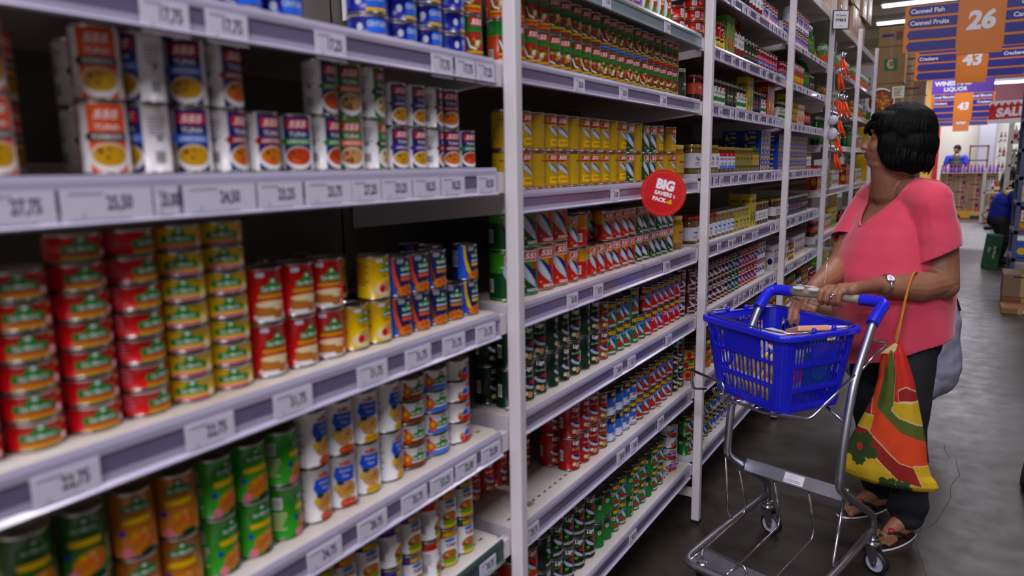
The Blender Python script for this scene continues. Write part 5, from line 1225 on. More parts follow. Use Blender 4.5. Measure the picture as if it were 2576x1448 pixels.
# outline rows: z, x left, x right
rows = [(.772, -.168, -.150), (.758, -.181, -.141), (.735, -.197, -.128), (.70, -.203, -.116), (.65, -.203, -.099), (.58, -.215, -.082), (.50, -.245, -.063), (.44, -.268, -.050), (.38, -.290, -.042), (.335, -.306, -.028), (.318, -.311, -.012), (.300, -.296, -.004), (.286, -.270, -.012), (.276, -.235, -.040), (.272, -.19, -.08)]
NS, NZ = 190, 290
def rowat(t):
    x = t * (len(rows) - 1); i = min(int(x), len(rows) - 2); f = x - i; a, b_ = rows[i], rows[i + 1]; return tuple(a[k] * (1 - f) + b_[k] * f for k in range(3))
def zt(t): return t
def petal(x, z, cx, cz, r):
    d = math.hypot(x - cx, z - cz); a = math.atan2(z - cz, x - cx); return d < r * (.62 + .38 * abs(math.cos(2.5 * a + .6)) + .05 * math.sin(23 * a))
def colour(x, z):
    if petal(x, z, -.246, .405, .062): return 'r' if math.hypot((x + .242) * 1.5, z - .408) < .013 else 'k'
    if petal(x, z, -.150, .288, .036) or petal(x, z, -.105, .290, .03): return 'k'
    w = lambda x0, z0, sl, am=.006, fq=60: z - (z0 + sl * (x - x0) + am * math.sin(fq * x))
    if x > -.080 + (.37 - z) * .45 and z < .37: return 'y'
    if x > -.155 + (.70 - z) * .18 and z > .585: return 'r' if z > .60 + .03 * math.sin(x * 40) else 'd'
    b1 = .405 - 1.1 * (x + .20) + .9 * max(0, x + .20) * 0 + 1.8 * max(0, x + .11) ** 1 * .55
    if z < .395 - .95 * (x + .205) + (0 if x < -.12 else .75 * (x + .12)) :
        if x < -.215 and z > .46: return 'r' if z > .50 + 3.0 * (x + .235) and z > .5 else 'y'
        return 'y'
    if x < -.212 - (z - .48) * -.15 and z > .47: return 'y' if z < .52 else ('d' if x < -.215 else 'o')
    if z < .455 - .95 * (x + .205) + (0 if x < -.12 else .70 * (x + .12)): return 'd'
    if z < .560 - .95 * (x + .205) + (0 if x < -.12 else .55 * (x + .12)): return 'o'
    if z < .600 - .95 * (x + .205) + (0 if x < -.13 else .55 * (x + .13)): return 'g'
    if x > -.155 and z < .560: return 'y'
    return 'g' if x < -.150 else ('y' if z < .58 else 'r')
mb = MB()
def bpnt(i, j, side):
    t = j / NZ; z, x0, x1 = rowat(t); s = i / NS; x = x0 + (x1 - x0) * s
    th_ = (.028 * min(1, (x1 - x0) / .06) + .022 * math.sin(math.pi * min(1, t * 1.05)) ** .6) * (math.sin(math.pi * s) ** .5 if 0 < s < 1 else 0) * (1 if t < .8 else max(0, (1 - t) / .2) ** .5)
    fold = .004 * math.sin(s * 22 + 3 * t) * (1 - t) + .003 * _n.noise(V((x * 25, z * 14, side * 3)))
    return (x, 2.60 - side * (th_ + fold * (1 if 0 < s < 1 else 0)), z)
PCOL = []
for side in (1, -1):
    code = [[colour(bpnt(i, j, side)[0], bpnt(i, j, side)[2]) for i in range(NS + 1)] for j in range(NZ + 1)]
    b0 = len(mb.v); mb.v += [bpnt(i, j, side) for j in range(NZ + 1) for i in range(NS + 1)]
    for j in range(NZ + 1):
        for i in range(NS + 1):
            cc = code[j][i]; nb = {code[min(NZ, j + 1)][i], code[j][min(NS, i + 1)]} - {cc}
            PCOL.append(lin(bc['c' if nb and 'k' not in nb and cc != 'k' and not (cc in 'og' and nb & set('og')) else cc]))
    mi = mb.mi(M_BAG)
    for j in range(NZ):
        for i in range(NS):
            f = (b0 + j * (NS + 1) + i, b0 + j * (NS + 1) + i + 1, b0 + (j + 1) * (NS + 1) + i + 1, b0 + (j + 1) * (NS + 1) + i)
            mb.f.append(f if side < 0 else f[::-1]); mb.m.append(mi); mb.sm.append(True)
fm = mb.mesh('fabric'); at = fm.color_attributes.new('cloth_print', 'FLOAT_COLOR', 'POINT'); at.data.foreach_set('color', [x for c_ in PCOL for x in c_])
part('fabric', fm, bag)
part('lining_fold', MB().prism([(-.200, .735), (-.185, .752), (-.160, .775), (-.152, .772), (-.156, .748), (-.172, .738)], 1, 2.565, 2.572, BM_['c']), bag, True, .002, 'cream lining turned out at the top')
sp = smooth([V((-.158, 2.60, .768)), V((-.150, 2.615, .85)), V((-.142, 2.645, .93)), V((-.132, 2.665, .985)), V((-.124, 2.70, .997)), V((-.118, 2.75, .975)), V((-.126, 2.77, .93)), V((-.150, 2.68, .86)), V((-.160, 2.615, .80)), V((-.160, 2.602, .768))], 2)
part('strap', MB().tube(sp, .0042, nodemat('orange_strap', lambda nt, b: nt.links.new(ramp(nt, noise_n(nt, 40), [(.3, '#b0641c'), (.7, '#c87a2c')]), b.inputs['Base Color']), .8), 8), bag)
# ------------------------------------------------------------------ things on and around the near shelves
M_RED = mat('#c4121a', .35); M_ORA = mat('#d9781a', .45); M_NAVY = mat('#1c1f86', .45)
XYZ = lambda o, u, v: Matrix(((u[0], v[0], u[1] * v[2] - u[2] * v[1], o[0]), (u[1], v[1], u[2] * v[0] - u[0] * v[2], o[1]), (u[2], v[2], u[0] * v[1] - u[1] * v[0], o[2]), (0, 0, 0, 1)))
# red wobbler disc facing down the aisle
r = root('promotion_disc', (-.735, 1.973, 1.278), 'round red disc with white lettering sticking out of the second bay shelf', 'sign')
ang = R(4); u = (math.cos(ang), math.sin(ang), .0)
T = Matrix.Translation((-.735, 1.973, 1.278)) @ XYZ((0, 0, 0), u, (0, 0, 1)) 
T = T @ Matrix.Rotation(R(-13), 4, 'Z')
rr = .0665
d = MB().lathe([(rr, -.0006), (rr, .0006)], M_RED, 64, T); part('disc', d, r)
q = MB(); ringp_ = [([[(rr * .90 * math.cos(a), rr * .90 * math.sin(a)), (rr * .90 * math.cos(a2), rr * .90 * math.sin(a2)), (rr * .875 * math.cos(a2), rr * .875 * math.sin(a2)), (rr * .875 * math.cos(a), rr * .875 * math.sin(a))] for a, a2 in [(R(5 * k), R(5 * k + 5)) for k in range(72)]], K('or_'))]
flat(q, ringp_ + [tx('BIG', .002, .024, .030, M_WHITE, .06, 0, 0, .95), tx('SAVERS', .001, -.0015, .0125, M_WHITE, .05), tx('PACK', -.006, -.0195, .0125, M_WHITE, .05),
    ([rrect(.0255, -.0215, .012, .010, .003), [(.021, -.018), (.013, -.0225), (.015, -.025), (.022, -.023)], [(.023, -.017), (.027, -.012), (.030, -.016)]], K('yel'))], T @ Matrix.Translation((0, 0, .0005)), .0003); part('lettering', q, r)
part('clip', MB().box(XF + .0, -.70, 1.9745, 1.9765, 1.262, 1.272, mat('#b9b4cc', .2)), r)
# price board at the top of the fourth post
r = root('hanging_price_board', (-.745, 5.02, 2.21), 'small framed white price board hung on the post top', 'sign'); T = XYZ((-.735, 4.985, 2.215), (.94, -.34, 0), (0, 0, 1)) @ Matrix.Rotation(0, 4, 'X')
T = XYZ((-.735, 4.975, 2.215), (.84, .53, 0), (0, 0, 1))
part('frame', MB().box(-.052, .052, -.058, .058, -.004, .0, M_INK, T), r, True, .002); q = MB().box(-.045, .045, -.051, .051, .0, .0012, M_WHITE, T)
flat(q, [tx('3/Carton', 0, .026, .013, M_INK, .02), tx('P788.8', 0, -.002, .018, M_INK, .03), tx('net', 0, -.036, .006, M_INK)], T, .0016); part('card', q, r); part('hook', MB().tube([(-.735, 4.975, 2.273), (-.74, 4.985, 2.30), (-.755, 5.0, 2.30)], .003, M_CHROME), r)
# strip of can openers
r = root('hanging_strip', (-.764, 5.055, 1.1), 'dark hanging strip on the post, holding orange can openers', 'display strip')
part('strip', MB().box(-.768, -.764, 5.045, 5.085, 1.15, 2.10, mat('#6a6470', .35)), r); hk = None
zs = [1.975, 1.885, 1.725, 1.715, 1.60, 1.49, 1.39]
OL = ['topmost', 'second from top', 'third from top, left', 'third from top, right', 'fourth from top', 'fifth from top', 'lowest']
for i, z in enumerate(zs):
    part('peg', MB().tube([(-.766, 5.065, z + .05), (-.70, 5.06, z + .048)], .003, M_CHROME), r)
    c = V((-.735 + (.035 if i == 3 else 0) + (.01 if i in (0, 4) else 0), 5.05, z)); o = root('can_opener', c, 'can opener with bright orange handles, %s on the hanging strip' % OL[i], 'can opener', 'orange can openers on the strip')
    h = MB().ell(V((0, 0, .035)), (.010, .008, .022), M_CHROME).box(-.016, .016, -.006, .006, .028, .046, M_CHROME).ell(V((.014, -.008, .040)), (.010, .004, .010), M_CHROME); part('steel_head', h, o, False)
    k = .5 if i != 1 else .3
    for s in (-1, 1):
        hd = MB().tube([V((.004 * s, 0, .015)), V((.030 * k + .010 * s, 0, -.035)), V((.060 * k + .013 * s, 0, -.088))], [.007, .0088, .0078], mat('#f0480c', .3), 10); part('handle', hd, o, False, 0, 'orange handle')
    part('end_cap', MB().ell(V((.060 * k + .013, 0, -.094)), (.0095, .009, .006), M_CHROME).ell(V((.060 * k - .013, 0, -.094)), (.0095, .009, .006), M_CHROME), o, False)
for z, lab in ((1.615, 'upper'), (1.53, 'lower')):
    o = root('plastic_ball', (-.745, 4.975, z), '%s white plastic ball stuck on the can opener post' % lab, 'plastic ball'); part('shell', MB().ell(V((0, 0, 0)), (.030, .018, .030 if lab == 'upper' else .038), mat('#c9c6d6', .35)), o, False)
# ------------------------------------------------------------------ cartons on the shelf tops
def carton(x0, x1, y0, y1, z0, z1, col, label, deco=None, group='brown cartons above the shelves', face='x', wrap_=False, name='carton'):
    r = root(name, ((x0 + x1) / 2, (y0 + y1) / 2, z0), label, 'carton', group)
    part('box', MB().box(x0, x1, y0, y1, z0, z1, nodemat('kraft_card', (lambda c_: lambda nt, b: (nt.links.new(mix(nt, .3, ramp(nt, noise_n(nt, 6), [(.3, c_), (.7, c_)]), '#8a6a44'), b.inputs['Base Color']), bump(nt, b, noise_n(nt, 30), .2, .003)))(col), .35 if wrap_ else .7) if col not in KC else KC[col]), r, True, .004)
    t = MB(); ym = (y0 + y1) / 2; xm = (x0 + x1) / 2
    if face == 'x': t.box(x1 - .001, x1 + .0008, ym - .02, ym + .02, z0 + .002, z1 - .002, mat('#a88a60', .25))
    else: t.box(xm - .02, xm + .02, y0 - .0008, y0 + .001, z0 + .002, z1 - .002, mat('#a88a60', .25))
    part('tape', t, r)
    if deco:
        T = XYZ((x1 + .0006, ym, (z0 + z1) / 2), (0, 1, 0), (0, 0, 1)) if face == 'x' else XYZ((xm, y0 - .0006, (z0 + z1) / 2), (1, 0, 0), (0, 0, 1))
        q = MB(); flat(q, deco, T, .0008, .0006); part('print', q, r)
    return r
KC = {}
rn = random.Random(9); y = 2.62; n = 0
for lvl in range(3):
    y = 3.93 + rn.uniform(0, .04); n = 0
    while y < 7.30:
        w = rn.choice((.26, .30, .34, .38)); h = (.25, .24, .24)[lvl]; c = rn.choice(('#a98a62', '#b39670', '#9c7c58', '#b0886c'))
        if y + w > 7.42: break
        carton(-1.16, -.845 + rn.uniform(-.03, .01), y, y + w - .012, 2.283 + lvl * .262, 2.283 + lvl * .262 + h, c, 'brown shrink wrapped carton, %s from left, %s layer on the shelf top' % (ORD[n], TN[3][lvl]), [([rect(-w * .3, w * .28, -.05, -.02)], K('bread')), ([rect(-w * .2, w * .1, .03, .045)], K('brown'))], wrap_=True)
        y += w; n += 1
# ------------------------------------------------------------------ end of the row: grey perforated end panel, cartons behind, food picture
r = root('end_rack', (-.905, 8.2, 0), 'grey perforated end rack behind the last white post', 'rack')
part('panel', MB().box(-1.10, -.885, 8.2, 8.23, .0, 2.30, mat('#a39da6', .5)), r); q = MB()
for i in range(5):
    for j in range(22): q.box(-.92 - i * .035, -.908 - i * .035, 8.198, 8.2, 1.0 + j * .055, 1.025 + j * .055, HOLES)
part('panel_holes', q, r)
deco1 = [([rect(-.10, .02, .0, .03)], K('blue')), ([rect(.04, .10, -.04, .05)], K('brown'))]
deco2 = [([rect(-.06, .07, -.06, .07)], K('#0f7a4c')), ([ellipse(0, .0, .035, .045, .5)], K('crm')), ([ellipse(.01, .01, .02, .03, .5)], K('food')), tx('Jolly', 0, .05, .03, K('w'), .04)]
deco3 = [([rect(-.10, .08, k, k + .01) for k in (-.05, -.02, .01, .04)], K('brown'))]
r = root('pallet_rack', (-1.1, 9.3, 0), 'tall warehouse rack post behind the brown cartons', 'rack')
part('upright', MB().box(-1.40, -1.34, 9.25, 9.31, 0, 4.4, mat('#b8a070', .6)), r); part('shelf_beam', MB().box(-1.40, -.66, 9.24, 9.60, 1.90, 1.95, mat('#b8a070', .6)), r); part('upright', MB().box(-1.40, -1.34, 9.55, 9.61, 0, 4.4, mat('#b8a070', .6)), r); part('leg', MB().box(-.72, -.67, 9.45, 9.5, 0, 1.9, mat('#b8a070', .6)), r)
carton(-1.02, -.70, 9.30, 9.58, 1.952, 2.21, '#b3925c', 'kraft carton at the bottom of the tall stack behind the shelf row', deco3, 'stacked cartons beyond the shelf row', 'y')
carton(-.98, -.69, 9.30, 9.58, 2.213, 2.61, '#bc9a64', 'kraft carton with green square print, middle of tall stack', deco2, 'stacked cartons beyond the shelf row', 'y')
carton(-.97, -.70, 9.30, 9.58, 2.614, 2.82, '#c0a06a', 'kraft carton with blue lettering, top of tall stack', deco1, 'stacked cartons beyond the shelf row', 'y')
carton(-1.30, -1.04, 9.34, 9.58, 1.952, 2.60, '#b89a68', 'tall kraft carton left of the green print carton', None, 'stacked cartons beyond the shelf row', 'y')
rn = random.Random(21)
for i in range(14):
    z = .02 + i * .205
    carton(-.95 + rn.uniform(-.02, .02), -.62 + rn.uniform(-.02, .02), 12.0, 12.35, z, z + .20, rn.choice(('#8d7d6e', '#7d6c60', '#95887a')), 'grey brown wrapped carton in the far column, %s from the floor' % ORD[i], [([rect(-.1, .1, -.02, .01)], K('brown'))], 'column of wrapped cartons', 'y', True)
r = root('food_picture_stand', (-.77, 7.72, 0), 'cut out picture of a food plate on a yellow stand, above the woman', 'display stand')
part('post', MB().box(-.79, -.76, 7.73, 7.76, 0, 1.75, M_STEEL), r); part('board', MB().box(-.93, -.70, 7.705, 7.73, 1.10, 1.80, mat('#dcae10', .5)), r)
T = XYZ((-.760, 7.70, 1.905), (1, 0, 0), (0, 0, 1)); q = MB().lathe([(.125, -.01), (.125, .0)], M_WHITE, 40, T)
part('plate_picture', q, r); q = MB(); flat(q, [([ellipse(.012, .0, .105, .11)], K('#7a3208'))] + bits(.012, 0, .1, .105, ('bread', 'brown', 'gold', 'food', '#a04a0c', 'dor'), 60, 4, .16), T, .0006, .0004); part('food_print', q, r)
q = MB(); flat(q, [([ellipse(-.06, -.115, .06, .03, .5)], K('green')), ([ellipse(-.02, -.13, .05, .022, -.2)], K('lgreen'))], T, .004, .001); part('leaf_print', q, r)
r = root('paper_notice', (-.61, 7.70, 1.94), 'white paper notice beside the food picture', 'notice'); T = XYZ((-.61, 7.70, 1.985), (1, 0, 0), (0, 0, 1)); q = MB().box(-.05, .05, -.055, .05, -.001, .001, mat('#cfd2bc', .6), T); part('paper', q, r); q = MB(); flat(q, smallprint(0, .03, .07, 6, .013, 'brown'), T, .002); part('lettering', q, r)
part('holder', MB().box(-.70, -.655, 7.70, 7.71, 1.97, 1.99, M_WHITE), r)
# ------------------------------------------------------------------ hanging aisle signs
def aisle_sign(y, xw, xc0, xc1, xr, zb, zt, cz0, cz1, num, l1, l2, label, rot=0, ht=.9):
    cx = (xc0 + xc1) / 2; r = root('aisle_sign', (cx, y, zb), label, 'sign', 'orange aisle signs hanging over the aisle')
    T0 = Matrix.Translation((cx, y, 0)) @ Matrix.Rotation(rot, 4, 'Z') @ Matrix.Translation((-cx, -y, 0))
    c = part('number_board', MB().box(xc0, xc1, y - .012, y + .012, cz0, cz1, M_ORA, T0), r)
    n = (zt - zb) / 4
    q = MB(); flat(q, [tx(num, 0, 0, (xc1 - xc0) * .50, M_WHITE, .045, .12)], T0 @ XYZ((cx, y - .013, (cz0 + cz1) / 2 + (.02)), (1, 0, 0), (0, 0, 1))); part('number', q, c)
    for s, (x0, x1) in enumerate(((xw, xc0), (xc1, xr))):
        w = part('wing', MB().box(x0, x1, y - .006, y + .006, zb, zt, M_ORA, T0), r)
        for k in range(4):
            z0 = zt - (k + 1) * n + n * .12; z1 = zt - k * n - n * .10; e = n * .22
            xa, xb = (x0 + n * .25, x1 - .01) if s == 0 else (x0 + .01, x1 - n * .25)
            pts = [(xa + e, z0), (xb, z0), (xb, z1), (xa + e, z1), (xa + e * .3, z1 - e), (xa, (z0 + z1) / 2), (xa + e * .3, z0 + e)] if s == 0 else [(xa, z0), (xb - e, z0), (xb - e * .3, z0 + e), (xb, (z0 + z1) / 2), (xb - e * .3, z1 - e), (xb - e, z1), (xa, z1)]
            st = MB(); st.prism([(a, b) for a, b in pts], 1, y - .0095, y - .0065, M_NAVY)
            st.v = [tuple(T0 @ Vector(v)) for v in st.v]; sp_ = part('strip', st, w)
            t = (l1, l2)[k] if k < 2 else None
            if t:
                hgt = n * .40; tw = tx(t, 0, 0, hgt, M_WHITE, .03); L = max(p[0] for f in tw[0] for p in f) - min(p[0] for f in tw[0] for p in f)
                xx = (xa + .02 + L / 2) if s == 0 else (xb - .03 - L / 2 if k else xb - .02 - L / 2)
                q = MB(); flat(q, [tw], T0 @ XYZ((xx, y - .0098, (z0 + z1) / 2), (1, 0, 0), (0, 0, 1))); part('lettering', q, sp_)
    for x in (xc0 + .03, xc1 - .03): part('hanger', MB().tube([T0 @ V((x, y, cz1)), T0 @ V((x, y, CEIL))], .003, M_STEEL, 6), r)
aisle_sign(8.0, -.62, -.185, .165, .60, 2.355, 2.775, 2.305, 2.86, '26', 'Canned Fish', 'Canned Fruits', 'nearest orange aisle sign, number 26 for canned fish', R(5))
aisle_sign(11.0, -.70, -.235, .09, .52, 2.37, 2.80, 2.31, 2.85, '43', 'Local Biscuits', 'Crackers', 'large orange aisle sign 43 right below the nearest sign', R(4))
aisle_sign(19.0, -.84, -.385, -.05, .36, 2.25, 2.79, 2.18, 2.80, '43', 'Local Biscuits', 'Crackers', 'small far orange aisle sign 43 under the violet sign', R(2))
aisle_sign(24.0, -1.02, -.48, -.10, .36, 2.28, 2.75, 2.13, 2.66, '60', '', '', 'farthest orange aisle sign, half hidden over the white wall', R(2))
r = root('department_sign', (-.3, 21, 2.95), 'violet sign with white lettering behind the far aisle sign', 'sign'); part('board', MB().box(-.93, .36, 21.0, 21.04, 2.93, 3.32, mat('#5b2aa8', .4)), r)
q = MB(); flat(q, [tx('WINES AND', -.28, .08, .11, M_WHITE, .04), tx('LIQUOR', -.22, -.07, .12, M_WHITE, .04)], XYZ((-.2, 20.99, 3.11), (1, 0, 0), (0, 0, 1))); part('lettering', q, r)
for x in (-.85, .28): part('hanger', MB().tube([(x, 21.02, 3.3), (x, 21.02, CEIL)], .006, M_STEEL, 6), r)
r = root('sale_banner', (.34, 12, 1.84), 'red and white jagged SALE banner at the right', 'sign'); b = MB()
T = XYZ((.40, 12.0, 1.985), (1, 0, 0), (0, 0, 1))
part('board', MB().box(-.23, .27, -.15, .15, -.01, 0, M_WHITE, T), r); q = MB()
zz = [(-.23 + .5 * k / 14, .07 + (.05 if k % 2 else .0) + k * .002) for k in range(15)]
flat(q, [([[(-.23, -.10), (.27, -.08)] + zz[::-1]], M_RED), tx('SALE', .02, .0, .125, M_WHITE, .06, .1, .05)], T); part('lettering', q, r)
for x in (.20, .64): part('hanger', MB().tube([(x, 12, 2.13), (x, 12, CEIL)], .003, M_STEEL, 6), r)
# ------------------------------------------------------------------ far end of the aisle
struct('wall_end', MB().box(-.86, 3.0, 27.0, 27.1, 0, 2.95, mat('#dcd8cc', .7)))
struct('trim_4', MB().box(-1.45, -.86, 27.0, 27.1, 0, 4.2, mat('#d8a848', .6)))
struct('trim_5', MB().box(-.98, -.86, 26.9, 27.0, 0, 2.6, mat('#b3161a', .5)))
struct('trim_6', MB().box(-.86, 6, 27.0, 27.1, 2.95, 4.4, mat('#5c2a34', .7)))
# pallet of cartons with bottles on top
r = root('pallet', (0, 20.3, 0), 'yellow orange pallet carrying the brown cartons', 'pallet'); part('deck', MB().box(-.58, .60, 20.0, 21.0, .10, .16, mat('#d99a1c', .6)), r)
for k, (a, b_) in enumerate(((-.58, -.36), (-.10, .10), (.38, .60))): part('block', MB().box(a, b_, 20.0, 21.0, 0, .10, mat('#d99a1c', .6)), r)
rn = random.Random(8)
for row in range(5):
    for c in range(4):
        x0 = -.57 + c * .29 + (.0 if row % 2 else .0); z = .162 + row * .176
        dc = [([rect(-.10, .08, -.015, .015)], K('#7a2a6a'))] if (row + c) % 2 else [([rect(.03, .09, -.08, .08)], K('#5a1a50')), ([ellipse(.06, -.03, .018, .04)], K('pink'))]
        carton(x0, x0 + .286, 20.02, 20.4, z, z + .174, '#8a6f5c', 'brown carton with violet print, row %s column %s of pallet' % (('one', 'two', 'three', 'four', 'five')[row], ('one', 'two', 'three', 'four')[c]), dc, 'cartons stacked on the far pallet', 'y')
for k in range(16):
    o = root('bottle', (-.54 + k * .073, 20.15 + (k % 2) * .08, 1.045), 'small violet bottle with red cap, %s from left on the pallet' % ORD[k], 'bottle', 'violet bottles on the far pallet')
    part('bottle_body', MB().lathe([(.027, 0), (.028, .05), (.026, .11), (.012, .14), (.012, .15)], mat(('#b58ae0', '#8f5ad0')[k % 2], .3), 12), o, False); part('cap', MB().lathe([(.016, .148), (.016, .185), (.0001, .186)], mat('#e8201c', .4), 12), o, False)
# racks of bottles in the distance
def far_rack(x0, x1, y, h, label, cols, n=9, lv=5):
    r = root('display_rack', ((x0 + x1) / 2, y, 0), label, 'rack')
    for x in (x0, x1): part('upright', MB().box(x - .03, x + .03, y, y + .35, 0, h, mat('#c8c4bc', .5)), r)
    for k in range(lv): z = .15 + k * (h - .2) / lv; part('shelf', MB().box(x0, x1, y, y + .35, z, z + .04, mat('#c8c4bc', .5)), r)
    rn = random.Random(int(y * 10))
    for k in range(lv):
        z = .19 + k * (h - .2) / lv
        for i in range(n):
            x = x0 + .06 + (x1 - x0 - .12) * i / (n - 1); o = root('liquor_bottle', (x, y + .10, z), 'bottle number %s along level %s of %s' % (ORD[i], ORD[k], label.split(',')[0]), 'liquor bottle', 'liquor bottles on ' + label.split(',')[0])
            c = rn.choice(cols); part('bottle_body', MB().lathe([(.032, 0), (.032, .14), (.012, .19), (.012, .24)], mat(c, .2), 10), o, False); part('label_wrap', MB().lathe([(.0335, .04), (.0335, .11)], mat(rn.choice(('#d8cfb0', '#a8242a', '#d0d0d8')), .5), 10, None, True, None, (False, False)), o, False)
far_rack(.62, 1.20, 24.0, 2.25, 'white bottle rack beside the far white wall, right of the cashier', ['#3a1a12', '#1c2a14', '#4a2a10'], 6, 5)
far_rack(.30, .62, 18.5, 1.15, 'low bottle rack behind the pallet, under the SALE banner', ['#c8c4cc', '#d8d4d8', '#a04a20'], 5, 2)
far_rack(.52, .88, 13.8, 2.0, 'bottle rack at the right edge, beyond the worker in blue', ['#3a1a12', '#c8c4cc', '#4a2a10'], 5, 5)
r = root('small_shelf', (.1, 24.5, 0), 'small open brown shelf against the far white wall', 'shelf')
for x in (-.03, .40): part('upright', MB().box(x, x + .04, 24.5, 24.8, 0, 1.75, mat('#6b5844', .6)), r)
for z in (.5, .9, 1.3, 1.70): part('board', MB().box(-.03, .44, 24.5, 24.8, z, z + .04, mat('#6b5844', .6)), r)
r = root('grey_cabinet', (.42, 26.0, 0), 'pale grey tall cabinet on the far white wall', 'cabinet'); part('cabinet_body', MB().box(.18, .62, 26.4, 26.9, 0, 3.0, mat('#a9a8b4', .5)), r); part('door', MB().box(.20, .60, 26.38, 26.4, .1, 2.9, mat('#b1b0bc', .5)), r)
# right hand stand close by
M_SB = mat('#4a4e78', .4)
r = root('display_stand', (.62, 8.8, 0), 'blue grey metal stand with goods, at the right edge', 'rack')
for x, y in ((.42, 8.6), (.42, 9.3), (.95, 8.6)): part('upright', MB().box(x, x + .035, y, y + .035, 0, 2.2, M_SB), r)
for z in (.35, .62, .90, 1.15, 1.42, 1.72, 1.98): part('shelf', MB().box(.42, .98, 8.6, 9.33, z, z + .035, M_SB), r)
rn = random.Random(31); cs = ['#2f4fae', '#b06a1c', '#c8c0a8', '#6a3aa0', '#3a56c0', '#1e3a24']
for k, z in enumerate((.386, .656, .936, 1.186, 1.456, 1.756)):
    for j in range(3):
        packet(V((.50 + j * .14, 8.66 + (j % 2) * .05, z + .085)), 0, 0, .11, .165, .07, cs[(k + j) % 6], ['yel', 'w', 'or_'][j], 'packet %s from left on level %s of the right hand stand' % (ORD[j], ORD[k]), 'product_packet', txt='')
r = root('offer_card', (.50, 8.58, .8), 'cream card with red figures on the right hand stand', 'sign'); T = XYZ((.515, 8.585, .80), (1, 0, 0), (0, 0, 1)); part('card', MB().box(-.05, .08, -.05, .06, -.003, 0, mat('#d8cfc0', .6), T), r); q = MB(); flat(q, [tx('Any 2', .0, .025, .03, M_RED, .04), tx('P 99', .0, -.02, .03, M_RED, .04)], T, .001); part('lettering', q, r)
carton(.345, .66, 7.95, 8.35, .10, .31, '#6e5c4a', 'open pale topped carton on the small pile at right edge', [([rect(-.08, .06, .075, .085)], K('k'))], 'cartons at the right edge of the floor', 'y')
carton(.35, .68, 7.93, 8.33, .0, .098, '#7a2418', 'dark red flat carton under the pale carton at right', [([rect(.04, .14, -.02, .02)], K('silver'))], 'cartons at the right edge of the floor', 'y')
carton(.335, .62, 7.60, 7.90, .0, .055, '#8a5a24', 'low amber tray on the floor before the dark red carton', [([rect(.02, .12, -.015, .015)], K('silver'))], 'cartons at the right edge of the floor', 'y')
# green carton standing on the floor
r = root('carton', (.325, 10.9, 0), 'dark green beer carton standing on end by the worker', 'carton'); T = Matrix.Translation((.325, 10.9, .205)) @ Matrix.Rotation(R(5), 4, 'Y')
part('box', MB().box(-.088, .088, -.12, .12, -.205, .215, mat('#0e4a2c', .5), T), r, True, .004); q = MB(); flat(q, [tx('San Miguel', .02, .0, .035, K('crm'), .02, 0, R(-90)), tx('Beer', -.035, .02, .025, K('crm'), .02, 0, R(-90)), ([rect(.045, .075, -.02, .06)], K('k'))], T @ XYZ((0, -.121, 0), (1, 0, 0), (0, 0, 1))); part('print', q, r)
